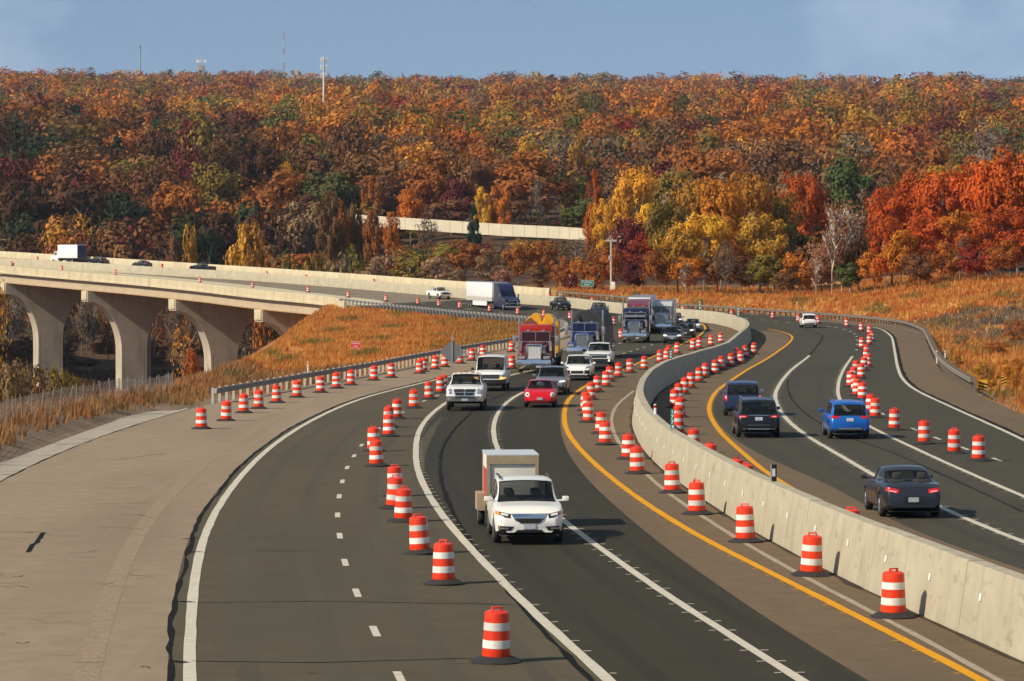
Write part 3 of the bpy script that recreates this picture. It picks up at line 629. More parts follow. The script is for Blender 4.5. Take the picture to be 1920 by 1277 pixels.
def trunk_mesh(seed, limbs=9, spread=1.9, twigs=0, r0=.02, wide=6.0):
    """unit height trunk with limbs; x and y are scaled with the crown radius later, so the radii are given for a slim unit"""
    r = random.Random(seed); mb = MB(); pts = []; x = y = 0
    for i in range(7):
        t = i / 6; pts.append(Vector((x, y, t * .86))); x += r.uniform(-.05, .05); y += r.uniform(-.05, .05)
    rad = lambda t: max(.003, r0 * (1 - .85 * t))
    for i in range(6): mb.cyl(pts[i], pts[i + 1], rad(i / 6) * wide / 1.0, rad((i + 1) / 6) * wide, 6, False)
    for k_ in range(limbs):
        t = r.uniform(.3, .85); i = min(5, int(t * 6)); p = pts[i].lerp(pts[i + 1], t * 6 - i); a = k_ * 2.4 + r.uniform(-.4, .4); L = spread * r.uniform(.5, 1.1) * (1.15 - t)
        q = p + Vector((math.cos(a) * L * .6, math.sin(a) * L * .6, .10)); e = q + Vector((math.cos(a) * L * .5, math.sin(a) * L * .5, .13 * r.uniform(.6, 1.3)))
        mb.cyl(p, q, rad(t) * wide * .55, rad(t) * wide * .36, 4, False); mb.cyl(q, e, rad(t) * wide * .36, rad(t) * wide * .12, 4, False)
        for _ in range(twigs):
            s = q.lerp(e, r.random()); b = r.uniform(0, 6.28); mb.cyl(s, s + Vector((math.cos(b) * .7, math.sin(b) * .7, r.uniform(.02, .09))), rad(t) * wide * .16, .008, 3, False)
    me = bpy.data.meshes.new('trunk'); me.from_pydata(mb.v, [], mb.f); me.update(); return me
TRUNK = {}
for b, m in BARK.items():
    TRUNK[b] = []
    for sd in range(3):
        me = trunk_mesh(sd); me.materials.append(m); TRUNK[b].append(me)
    for sd in range(3):
        me = trunk_mesh(10 + sd, 16, 3.0, 6, .019); me.materials.append(m); TRUNK[b].append(me)
PAL = {'yellow': (.60, .30, .022), 'golden': (.42, .205, .025), 'orange': (.46, .145, .014), 'red-orange': (.42, .075, .010), 'red': (.26, .035, .012), 'rust': (.30, .098, .020),
       'brown': (.175, .080, .030), 'olive': (.18, .125, .022), 'green': (.075, .085, .022), 'lime': (.28, .30, .03), 'maroon': (.125, .022, .022), 'tan': (.24, .15, .075), 'grey': (.17, .115, .07), 'evergreen': (.020, .042, .022), 'pink-brown': (.27, .12, .07), 'shade-brown': (.080, .034, .014), 'dark green': (.030, .040, .014)}  # the darkest brown has the left hillside's shade mixed into the leaf colour
ALLT = []
def make_tree(X, d, h, w, colour, kind='round', bark='grey', bare=False, ground_z=None):
    z = terrain1(X, d) if ground_z is None else ground_z
    t = empty('evergreen_tree' if kind == 'cone' else ('shrub' if h < 5.5 else 'tree'), (X, d, z - .1)); r = random.Random(len(ALLT) * 7 + 1); t.rotation_euler = (0, 0, r.uniform(0, 6.28))
    tm = TRUNK[bark][r.randrange(3) + (3 if bare else 0)]; o = linkmesh('trunk', tm, t)
    sx = w / 2 * .95
    o.scale = (sx / 3.2 * (1 if not bare else .9), sx / 3.2 * (1 if not bare else .9), h)
    c = linkmesh('crown', r.choice(CROWN['thin' if bare else kind]), t); c.scale = (w / 2, w / 2, h)
    j = r.uniform(.86, 1.16); base = PAL[colour]; c.color = (base[0] * j * r.uniform(.93, 1.07), base[1] * j * r.uniform(.9, 1.1), base[2] * j, 1)
    c.rotation_euler = (0, 0, r.uniform(0, 6.28))
    ix = CXP + FPX * X / d; iy = YHP - FPX * (z + h * .7) / d
    ALLT.append((t, ix, iy, d, colour, kind, bare, h)); return t
def tree_at(x, ytop, wpx, d, colour, kind='round', bark='grey', bare=False):
    X = (x - CXP) * d / FPX; z = terrain1(X, d); h = (YHP - ytop) * d / FPX - z; make_tree(X, d, max(h, 1.5), wpx * d / FPX, colour, kind, bark, bare, z)
HERO = [
 # x, top row, crown width, distance, colour, form: the belt behind the right verge
 (1248,372,95,545,'olive','fine'),(1300,330,120,560,'golden','fine'),(1352,318,120,556,'orange','fine'),(1404,322,130,566,'golden','fine'),(1452,352,120,570,'olive','fine'),(1425,400,120,540,'golden','fine'),
 (1320,398,130,538,'yellow','fine'),(1270,425,100,530,'golden','round'),(1505,312,118,640,'red-orange','fine'),(1178,398,84,575,'maroon','fine'),(1205,432,80,560,'red','round'),(1150,462,60,560,'rust','round'),
 (1480,420,110,545,'green','round'),(1520,440,90,560,'brown','round'),(1632,340,64,760,'tan','round'),
 (1672,345,120,520,'red-orange','fine'),(1716,322,130,525,'red-orange','fine'),(1768,304,150,515,'red-orange','fine'),(1812,308,120,520,'red-orange','fine'),(1858,284,150,505,'red-orange','fine'),(1908,268,160,500,'red-orange','fine'),(1960,268,140,500,'orange','fine'),(2010,280,140,510,'rust','round'),
 (1660,402,84,500,'red-orange','fine'),(1690,432,80,498,'orange','round'),(1740,400,120,505,'red-orange','fine'),(1800,392,120,500,'orange','fine'),(1850,400,120,485,'red-orange','fine'),(1895,385,130,478,'red-orange','fine'),(1925,430,90,470,'red-orange','round'),
 (1230,470,70,528,'rust','round'),(1290,478,80,526,'orange','round'),(1345,470,90,528,'brown','round'),(1390,480,80,524,'brown','round'),(1440,478,90,522,'olive','round'),(1500,470,80,520,'orange','round'),(1540,455,80,520,'pink-brown','round'),(1610,440,80,515,'brown','round'),(1640,470,70,508,'orange','round'),(1190,480,70,535,'maroon','round'),(1120,470,60,560,'rust','round'),
 (1725,470,80,492,'brown','round'),(1780,452,90,488,'rust','round'),(1830,455,90,478,'red','round'),(1880,450,90,470,'rust','round'),(1590,490,60,512,'green','round'),(1475,505,60,516,'brown','round'),
 # behind the pale far wall and on the lower slope
 (1192,308,104,690,'yellow','fine'),(1135,372,60,700,'yellow','fine'),(1225,380,80,660,'yellow','round'),(1115,318,38,720,'red-orange','tall'),(1108,375,36,715,'orange','tall'),(1085,245,56,900,'golden','tall'),(1072,320,48,880,'golden','tall'),(985,256,62,900,'golden','tall'),(970,285,44,895,'orange','tall'),(1017,292,42,885,'lime','tall'),(1005,345,40,880,'lime','tall'),
 (888,368,46,770,'evergreen','cone'),(482,362,76,800,'evergreen','cone'),(398,420,66,720,'evergreen','cone'),(368,270,44,1000,'evergreen','cone'),(290,318,60,880,'green','round'),(1022,400,26,805,'evergreen','cone'),
 (527,296,70,900,'yellow','fine'),(540,340,60,890,'golden','round'),(585,236,62,1050,'red','tall'),(578,275,60,1000,'red','tall'),(640,260,52,1000,'golden','round'),(745,270,70,980,'golden','round'),(745,335,70,900,'brown','round'),(875,242,90,1020,'orange','fine'),(830,270,70,990,'rust','round'),(900,285,50,960,'orange','tall'),(430,265,64,1000,'golden','round'),(420,290,50,960,'orange','tall'),(510,240,64,1060,'golden','tall'),(352,232,46,1080,'red-orange','tall'),(700,250,100,1060,'green','round'),
 (905,350,40,830,'yellow','tall'),(925,345,44,835,'orange','tall'),(945,355,40,830,'orange','tall'),(860,335,80,850,'maroon','round'),(770,355,70,830,'orange','round'),(700,330,60,860,'rust','round'),(720,330,70,880,'brown','round'),
 (640,372,50,790,'rust','round'),(668,380,46,795,'brown','round'),(700,392,44,786,'rust','round'),(735,398,36,784,'orange','round'),(615,360,60,788,'brown','round'),
 # shrubs and small trees straight behind the viaduct and abutment
 (460,414,84,700,'golden','round'),(540,466,62,668,'green','bush'),(590,455,70,680,'olive','bush'),(655,458,74,660,'olive','bush'),(630,470,60,655,'tan','bush'),(715,466,90,640,'tan','bush'),(770,470,110,630,'olive','bush'),(820,475,80,625,'tan','bush'),(872,448,84,640,'rust','round'),(915,465,60,620,'tan','bush'),(972,456,76,620,'rust','round'),(1020,452,70,640,'rust','round'),(1052,478,56,600,'rust','bush'),(1088,480,50,585,'orange','bush'),(1012,490,50,590,'brown','bush'),(940,500,50,590,'pink-brown','bush'),(1070,510,40,575,'maroon','bush'),(1120,515,40,570,'rust','bush'),(690,490,70,628,'tan','bush'),(850,500,60,600,'tan','bush'),
 (500,470,60,680,'rust','bush'),(560,480,50,672,'rust','bush'),(610,485,50,662,'tan','bush'),(350,420,50,720,'golden','round'),(330,440,50,715,'brown','round'),
 # left foreground bushes
 (62,640,170,225,'brown','bush'),(15,622,110,215,'tan','bush'),(120,655,90,240,'olive','bush'),(-20,510,90,170,'golden','thin'),(150,690,60,262,'brown','bush'),(0,700,120,215,'rust','bush'),
 (345,600,60,430,'golden','thin'),(360,640,40,420,'rust','bush'),
 # golden shrubs by the right guardrail end
 (1790,650,36,258,'golden','bush'),(1850,668,60,225,'golden','bush'),(1895,660,60,230,'golden','bush'),(1870,640,60,300,'rust','bush'),(1905,590,60,330,'rust','bush'),(1800,620,40,320,'tan','bush'),
]
for h_ in HERO: tree_at(*h_[:5], kind='finebush' if h_[5] == 'bush' and h_[3] < 350 else h_[5])
for x, yt, w_, d_, bk in [(1560,368,70,512,'pale'),(1578,372,60,514,'pale'),(1593,385,70,516,'pale'),(1610,400,60,518,'pale'),(1530,480,44,515,'pale'),(1285,485,40,524,'pale'),(1810,440,50,480,'dark'),(1010,330,50,850,'grey'),(700,395,40,790,'grey'),(760,300,50,900,'grey'),(810,410,40,760,'dark'),(795,400,40,760,'dark'),(1360,450,60,520,'dark')]:
    tree_at(x, yt, w_, d_, 'pink-brown' if bk == 'pale' else 'grey', bark=bk, bare=True)
for i in range(84):      # slender pale and grey trunks of the wood under the viaduct
    x = rng.uniform(-30, 480); d_ = rng.uniform(692, 765); tree_at(x, rng.uniform(520, 600), rng.uniform(34, 60), d_, random.choice(['grey', 'brown', 'rust', 'brown']), bark=random.choice(['pale', 'grey', 'grey', 'dark']), bare=True)
for i in range(26): tree_at(rng.uniform(-20, 470), rng.uniform(625, 680), rng.uniform(40, 75), rng.uniform(690, 745), random.choice(['brown', 'rust', 'shade-brown', 'brown']), kind='bush')
# the wood on the hill: rows of trees; those that show largest become things, the rest one mass
cand = []
d = 672.0
while d < 4050:
    half = d * .178; X = -half
    while X < half:
        sp = rng.uniform(8.5, 14.5) * (1 + d / 9000); dd = d + rng.uniform(-.010, .010) * d; X += sp
        ix = CXP + FPX * X / dd
        if dd < 838 and 600 < ix < 1230:
            cand.append((X, dd, -sp)); cand.append((X + sp * .5, dd + rng.uniform(-5, 5), -sp * .8))
            continue
        if dd < 700 and ix > 560: continue
        if dd < 748 and ix <= 560: continue
        cand.append((X, dd, sp))
    d *= 1.0185 if d < 2000 else 1.021
CA = np.array(cand); cz = terrain(CA[:, 0], CA[:, 1]); nz = wob(CA[:, 0], CA[:, 1] * .5, 130, 41); nz2 = wob(CA[:, 0], CA[:, 1] * .5, 60, 42)
rows = []
for (X, dd, sp), z, a, b in zip(cand, cz, nz, nz2):
    low_bush = sp < 0; sp = abs(sp)
    h = rng.uniform(15, 24) * (1 + .15 * a); w = sp * rng.uniform(1.15, 1.7); ix = CXP + FPX * X / dd
    if dd < 960 and 600 < ix < 1230: h = min(h, (YHP - 350 - 60 * rng.random()) * dd / FPX - z) if dd < 860 else h
    if ix > 1250 and dd < 760: h *= .8
    low = dd < 1000
    if dd < 1350 and ix < 540 + 120 * b: cc = rng.choice(['brown', 'rust', 'shade-brown', 'olive', 'golden', 'maroon', 'dark green', 'evergreen'], p=[.20, .12, .38, .06, .03, .07, .11, .03] if dd < 1150 or ix < 300 else [.24, .24, .20, .10, .06, .07, .07, .02])  # shade on the lower-left slope is put into the leaf colours by this darker mix
    elif low: cc = rng.choice(['brown', 'rust', 'grey', 'olive', 'golden', 'maroon', 'green', 'tan', 'orange'], p=[.26, .20, .14, .12, .08, .04, .06, .05, .05])
    else:
        k_ = ['rust', 'brown', 'olive', 'golden', 'orange', 'maroon', 'green', 'red', 'tan']
        q_ = [np.array([.34, .30, .08, .03, .12, .08, .02, .03, .0]), np.array([.22, .08, .10, .26, .26, .01, .01, .02, .04]), np.array([.14, .30, .28, .06, .02, .02, .16, .0, .02]), np.array([.30, .14, .02, .04, .14, .20, .01, .13, .02])]
        f_ = np.array([.30, .5 * math.exp(3 * a), .38 * math.exp(-3 * a), .22 * math.exp(3.2 * b)]); p_ = sum(x_ * y_ for x_, y_ in zip(q_, f_ / f_.sum()))
        cc = rng.choice(k_, p=p_ / p_.sum())
    if low_bush: h = min(rng.uniform(4, 9), (YHP - 442 - 25 * rng.random()) * dd / FPX - z)
    if low_bush: w = min(w, h * 1.25)
    if h < 1.5: continue
    rows.append([X, dd, z, h, w, cc])
rows.sort(key=lambda r_: r_[1])
skyl = np.full(560, 560.0)                      # lowest row still open, in 4 pixel columns from x = -160
vis = []
for r_ in rows:
    X, dd, z, h, w, cc = r_; top = YHP - FPX * (z + h) / dd; ix = CXP + FPX * X / dd; wp = FPX * w / dd
    c0, c1 = int((ix - wp / 2 + 160) / 4), int((ix + wp / 2 + 160) / 4) + 1; c0 = max(c0, 0); c1 = min(c1, 560)
    if c1 <= c0: vis.append(0); continue
    s = np.clip(skyl[c0:c1] - top, 0, None); vis.append(float(np.minimum(s, FPX * h / dd).sum()) if 0 < ix < 1920 else 0.0)
    m0 = (c1 - c0) // 5; skyl[c0 + m0:c1 - m0] = np.minimum(skyl[c0 + m0:c1 - m0], top + 3)
order = np.argsort(vis)[::-1]; NIND = 300 - len(ALLT); chosen = set(int(i) for i in order[:max(NIND, 60)])
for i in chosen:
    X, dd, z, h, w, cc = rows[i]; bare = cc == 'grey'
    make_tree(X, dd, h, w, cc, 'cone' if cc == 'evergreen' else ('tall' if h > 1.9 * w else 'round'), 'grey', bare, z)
tiny = [leaf_cloud(5, 90, .125, 'round', cl=(.45, .62), q0=.15) for _ in range(8)]
FV, FC = [], []; protos = [leaf_cloud(12, 420, .070, 'round', cl=(.34, .50), q0=.2) for _ in range(14)]; cprot = [leaf_cloud(14, 130, .17, 'cone', cl=(.3, .5)) for _ in range(3)]
small = [leaf_cloud(7, 190, .092, 'round', cl=(.42, .58), q0=.15) for _ in range(10)]
for i, r_ in enumerate(rows):
    if i in chosen: continue
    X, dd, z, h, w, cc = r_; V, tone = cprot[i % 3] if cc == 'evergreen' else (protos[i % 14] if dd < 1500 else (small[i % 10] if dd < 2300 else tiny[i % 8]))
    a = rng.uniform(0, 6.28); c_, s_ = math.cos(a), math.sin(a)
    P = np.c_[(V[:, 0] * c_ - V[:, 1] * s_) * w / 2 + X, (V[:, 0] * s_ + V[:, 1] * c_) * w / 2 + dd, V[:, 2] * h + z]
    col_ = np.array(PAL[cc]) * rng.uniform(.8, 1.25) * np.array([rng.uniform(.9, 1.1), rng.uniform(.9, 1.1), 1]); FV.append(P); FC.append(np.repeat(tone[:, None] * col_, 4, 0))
FV = np.vstack(FV); FC = np.vstack(FC)
fm = attr_mat('forest_leaf', 'Col', rough=.8, trans=.2, noise=0)
fo = linkmesh('forest', npmesh('forest', FV, np.arange(len(FV)).reshape(-1, 4), fm, {'Col': FC})); tag(fo, 'autumn wood covering the far hillside to the skyline', 'forest', kind='stuff')
# labels that single each tree out
ZC = [(-999, 215, 'above the box truck'), (215, 420, 'under the stone tower'), (420, 640, 'under the cell mast'), (640, 900, 'left of the conifer'), (900, 1150, 'above the far wall'), (1150, 1420, 'behind the median bend'), (1420, 1640, 'behind the distant SUV'), (1640, 9999, 'at far right')]
bins = {}
for rec in ALLT:
    t, ix, iy, d_, colour, kind, bare, h = rec
    zc = next(z_[2] for z_ in ZC if z_[0] <= ix < z_[1]); band = ('nearest belt' if d_ < 600 else ('lower slope' if d_ < 900 else 'upper slope')); 
    noun = 'bare tree' if bare else ('conifer' if kind == 'cone' else ('bush' if kind.endswith('bush') else ('slender tree' if kind == 'tall' else 'tree')))
    bins.setdefault((zc, band, colour, noun), []).append((ix, t))
for (zc, band, colour, noun), L in bins.items():
    L.sort(key=lambda a: a[0])
    for i, (ix, t) in enumerate(L):
        tag(t, f'{colour} {noun} in the {band} {zc}' + (f', {ordw(i + 1)} from left' if len(L) > 1 else ''), 'bush' if noun == 'bush' else 'tree', 'autumn trees of the valley')
# ------------------------------------------------------------------ traffic drums
orange_pl = mat('orange_plastic', (.80, .040, .005), .38, spec=.5, noise=.10, nscale=6)
band_m = mat('reflective_band', (.70, .66, .60), .45, noise=.10, nscale=9, nmap=(1, 1, .2))
rubber = mat('black_rubber', (.018, .017, .016), .8, noise=.3, nscale=8)
def vary(m, k=.22):
    nt = m.node_tree; b = nt.nodes['Principled BSDF'].inputs['Base Color']; src = b.links[0].from_socket; oi = nt.nodes.new('ShaderNodeObjectInfo'); mr = nt.nodes.new('ShaderNodeMapRange'); mr.inputs[3].default_value = 1 - k; mr.inputs[4].default_value = 1 + k * .25
    vm = nt.nodes.new('ShaderNodeVectorMath'); vm.operation = 'SCALE'; nt.links.new(oi.outputs['Random'], mr.inputs[0]); nt.links.new(src, vm.inputs[0]); nt.links.new(mr.outputs[0], vm.inputs['Scale']); nt.links.new(vm.outputs[0], b)
layer_noise(orange_pl, 2.2, (1, 1, .6), (.30, .03, .012), .56, .74, .6); layer_noise(band_m, 3.0, (1, 1, .5), (.30, .26, .22), .55, .75, .6)
vary(orange_pl); vary(band_m, .35)
def make_drum():
    t = empty('traffic_drum')
    rr = lambda z: .275 - .042 * (z - .10) / .88
    P = [(rr(.09), .09), (rr(.1) + .006, .11), (rr(.28), .275), (rr(.28), .277), (rr(.43), .43), (rr(.61), .61), (rr(.76), .76), (rr(.93) + .004, .925), (rr(.95), .955), (.19, .985), (0.001, .99)]
    MB().lathe(P, n=22).build('drum_body', orange_pl, t, 40)
    for a, b in ((.275, .435), (.615, .77)): MB().lathe([(rr(a) - .002, a), (rr(a) + .005, a + .004), (rr(b) + .005, b - .004), (rr(b) - .002, b)], n=22).build('reflective_band', band_m, t, 40)
    MB().lathe([(.50, .0), (.50, .03), (.44, .055), (.30, .12), (.25, .13)], n=14).build('rubber_base', rubber, t, 50)
    MB().box(-.11, -.075, -.025, .025, .97, 1.05, .006).box(.075, .11, -.025, .025, .97, 1.05, .006).box(-.11, .11, -.025, .025, 1.035, 1.065, .006).build('handle', orange_pl, t)
    return t
ROWS = {
 'along the left guardrail': [(378,806),(424,791),(457,776),(485,768),(519,757),(557,747),(601,738),(631,730),(658,724),(701,715),(734,710),(787,702),(794,698.5),(816,694.5),(834,690),(863,683.5),(885,678),(906,671.5),(959,662),(960,693)],
 'in the taper left of the white tape line': [(930,1243),(832,1097),(788,1040),(756,980),(740,955),(742,932),(706,876),(701,848),(729,820),(729,803),(744,787),(776,767),(805,750),(826,739),(833,735)],
 'on the near side of the median wall': [(1675,1159),(1521,1081),(1398,1018),(1307,966),(1261,926),(1195,890),(1178,863),(1135,836),(1127,815),(1103,794),(1101,781),(1098,772),(1108,751),(1120,737),(1137,727),(1143,717),(1160,709),(1182,701),(1208,695),(1238,682),(1250,678),(1254,672),(1270,666),(1299,658),(1311,655),(1333,650),(1352,645)],
 'on the far side of the median wall': [(1414,666),(1397,672),(1389,684),(1382,678),(1371,689),(1353,695),(1341,703),(1321,710),(1311,719),(1295,730),(1283,741),(1273,753),(1265,766),(1275,784),(1271,802),(1272,817)],
 'beside the right lane': [(1944,921),(1835,866),(1789,852),(1733,834),(1677,808),(1641,785),(1633,777),(1617,751),(1607,744),(1604,735),(1595,727),(1600,718),(1615,711),(1606,704),(1620,697),(1628,690),(1624,680),(1625,670),(1616,655),(1630,648),(1635,642),(1630,628),(1615,623),(1588,614.5),(1534,609),(1497,605),(1449,599.5)],
 'along the merge from the viaduct': [(1165,637),(1146,642.5),(1151,612),(1069,600.5),(1020,596),(971,591.5),(918,586.5),(862,580),(823,576),(784,572.5),(724,566.5),(653,559.5)],
 'on the viaduct by its near parapet': [(578,550),(474,541),(375,532),(216,518),(116,509.5),(21,501.5)],
}
HID = {'peeking over the median wall': [(1301,805),(1332,832),(1381,861),(1401,871),(1597,955)]}
d0 = make_drum(); used = False; order_d = []
def put_drum(X, d, label, group):
    global used
    o = d0 if not used else copy_tree(d0); used = True
    o.location = (X, d, float(zr(d)) + .008); o.rotation_euler = (random.gauss(0, .022), random.gauss(0, .022), random.uniform(-.5, .5))
    tag(o, label, 'traffic drum', group)
for row, L in ROWS.items():
    L = sorted(L, key=lambda p: -p[1])
    for i, (x, y) in enumerate(L):
        X, d, z = pt(x, y - 1.5); put_drum(X, d, f'orange and white drum {row}, {ordw(i + 1)} nearest', 'orange and white traffic drums')
for i, (x, y) in enumerate(HID['peeking over the median wall'][::-1]):
    X, d = unp([(x, y)], 1.0)[0]; put_drum(float(X), float(d), f'orange drum top peeking over the median wall, {ordw(i + 1)} from the right', 'orange and white traffic drums')
for i, (x, y) in enumerate([(70,481),(304,495),(500,509),(574,515),(701,523.5),(1032,552),(1111,557),(1281,573),(1372,581)]):
    X, d = unp([(x, y)], 1.0)[0]; put_drum(float(X), float(d), f'small distant drum beyond the median wall by the far guardrail, {ordw(i + 1)} from left', 'orange and white traffic drums')

# ------------------------------------------------------------------ vehicles
glass = mat('dark_glass', (.010, .013, .015), .08, spec=.22)
_b = glass.node_tree.nodes['Principled BSDF']; _b.inputs['Alpha'].default_value = .55
chrome = mat('chrome', (.62, .62, .62), .14, metal=1.0)
steelm = mat('brushed_steel', (.45, .45, .44), .35, metal=.9)
blk = mat('black_plastic', (.014, .014, .015), .5)
darkgap = mat('dark_gap', (.006, .006, .007), .8)
tyrem = mat('tyre', (.016, .016, .016), .8)
rimm = mat('rim', (.42, .42, .43), .3, metal=.8)
lampm = mat('headlamp', (.42, .43, .44), .15, metal=.6)
tail = mat('tail_lamp', (.42, .008, .012), .2)
amber = mat('amber_lamp', (.75, .22, .02), .25)
platem = mat('licence_plate', (.46, .48, .50), .5, col2=(.25, .28, .33), nscale=14)
def paint(name, c, r=.28, metal=.0): return mat('paint_' + name, c, r, metal=metal, coat=.35, spec=.35)
interp = lambda pts, u: np.interp(u, [p[0] for p in pts], [p[1] for p in pts])
TYRE = {}
def wheel(parent, x, y, r, w=.24, rim=rimm, side=1):
    if 'm' not in TYRE:
        a = MB().lathe([(.62, -.5), (.9, -.5), (1.0, -.36), (1.0, .36), (.9, .5), (.62, .5), (.55, .2), (.55, -.2), (.62, -.5)], n=20, axis='y').build('wheel', tyrem, parent, 40)
        b = MB().lathe([(.001, .40), (.16, .42), (.2, .34), (.56, .44), (.63, .47), (.63, .30), (.001, .25)], n=16, axis='y')
        for i in range(5):
            an = i * 2 * math.pi / 5; c_, s_ = math.cos(an), math.sin(an)
            b.cyl((.18 * c_, .42, .18 * s_), (.6 * c_, .45, .6 * s_), .075, .06, 5)
        b = b.build('rim', rim, a, 40); TYRE['m'] = (a.data, b.data); wo, ro = a, b
    else:
        wo = linkmesh('wheel', TYRE['m'][0], parent); ro = linkmesh('rim', TYRE['m'][1], wo)
    wo.location = (x, y, r); wo.scale = (r, w, r); wo.rotation_euler = (0, 0, 0 if side > 0 else math.pi)
    if rim is not rimm: ro.data = ro.data.copy(); ro.data.materials.clear(); ro.data.materials.append(rim)
    return wo
SHAPE = {
 'suv': dict(belt=[(0,.78),(.012,.93),(.05,1.04),(.5,1.06),(.70,1.08),(.90,1.0),(.965,.90),(.99,.76),(1,.66)], roof=[(0,.78),(.02,1.05),(.035,1.10),(.085,1.56),(.12,1.66),(.30,1.71),(.45,1.72),(.555,1.65),(.725,1.09),(1,.66)],
   wid=[(0,.84),(.03,.95),(.2,1),(.8,1),(.92,.96),(.975,.88),(1,.74)], zb=.27, wf=.80, wr=.20, r=.365, ws=(.555,.725), rg=(.035,.085), sg=[(.125,.30),(.315,.45),(.465,.63)], wroof=.77),
 'van': dict(belt=[(0,.9),(.01,1.15),(.6,1.2),(.80,1.24),(.86,1.2),(.96,1.08),(.99,.9),(1,.8)], roof=[(0,.9),(.01,1.2),(.02,1.9),(.04,2.06),(.1,2.1),(.62,2.1),(.68,2.04),(.82,1.25),(1,.8)],
   wid=[(0,.93),(.02,.97),(.1,1),(.85,1),(.95,.95),(1,.84)], zb=.32, wf=.84, wr=.22, r=.37, ws=(.68,.82), rg=(.01,.02), sg=[(.60,.72)], wroof=.84),
 'minivan': dict(belt=[(0,.8),(.012,.98),(.04,1.05),(.5,1.07),(.72,1.08),(.90,.98),(.97,.86),(1,.64)], roof=[(0,.8),(.018,1.08),(.03,1.12),(.065,1.60),(.10,1.70),(.3,1.75),(.5,1.75),(.58,1.68),(.76,1.09),(1,.64)],
   wid=[(0,.88),(.03,.97),(.2,1),(.8,1),(.93,.95),(1,.74)], zb=.25, wf=.81, wr=.21, r=.35, ws=(.58,.76), rg=(.03,.065), sg=[(.11,.30),(.32,.47),(.49,.66)], wroof=.80),
 'sedan': dict(belt=[(0,.66),(.012,.90),(.05,.98),(.2,1.02),(.5,.98),(.69,.95),(.9,.84),(.97,.72),(1,.56)], roof=[(0,.66),(.012,.90),(.05,.98),(.155,1.03),(.32,1.38),(.38,1.44),(.47,1.46),(.555,1.41),(.72,.96),(1,.56)],
   wid=[(0,.80),(.03,.91),(.15,1),(.8,1),(.92,.96),(.975,.88),(1,.72)], zb=.22, wf=.81, wr=.20, r=.335, ws=(.555,.72), rg=(.155,.32), sg=[(.27,.43),(.445,.63)], wroof=.68),
 'beetle': dict(belt=[(0,.55),(.03,.78),(.1,.90),(.3,.96),(.7,.97),(.86,.91),(.94,.80),(.985,.64),(1,.5)], roof=[(0,.55),(.03,.78),(.1,.95),(.2,1.2),(.32,1.40),(.45,1.47),(.55,1.43),(.70,.98),(1,.5)],
   wid=[(0,.70),(.05,.86),(.2,1),(.8,1),(.92,.93),(.975,.82),(1,.68)], zb=.22, wf=.80, wr=.19, r=.34, ws=(.55,.70), rg=(.15,.28), sg=[(.27,.42),(.44,.63)], wroof=.66),
 'pickup': dict(belt=[(0,1.0),(.006,1.25),(.3,1.27),(.66,1.29),(.74,1.30),(.93,1.22),(.98,1.13),(.995,.95),(1,.88)], roof=[(0,1.0),(.006,1.25),(.30,1.27),(.385,1.28),(.40,1.75),(.42,1.87),(.50,1.94),(.57,1.93),(.615,1.87),(.715,1.31),(1,.88)],
   wid=[(0,.96),(.02,.98),(.1,1),(.9,1),(.965,.97),(1,.90)], zb=.42, wf=.825, wr=.20, r=.42, ws=(.615,.715), rg=(.385,.40), sg=[(.43,.52),(.535,.655)], wroof=.74),
}
cabm = mat('cabin_lining', (.018, .018, .02), .9); seatm = mat('seat_cloth', (.035, .033, .031), .9)
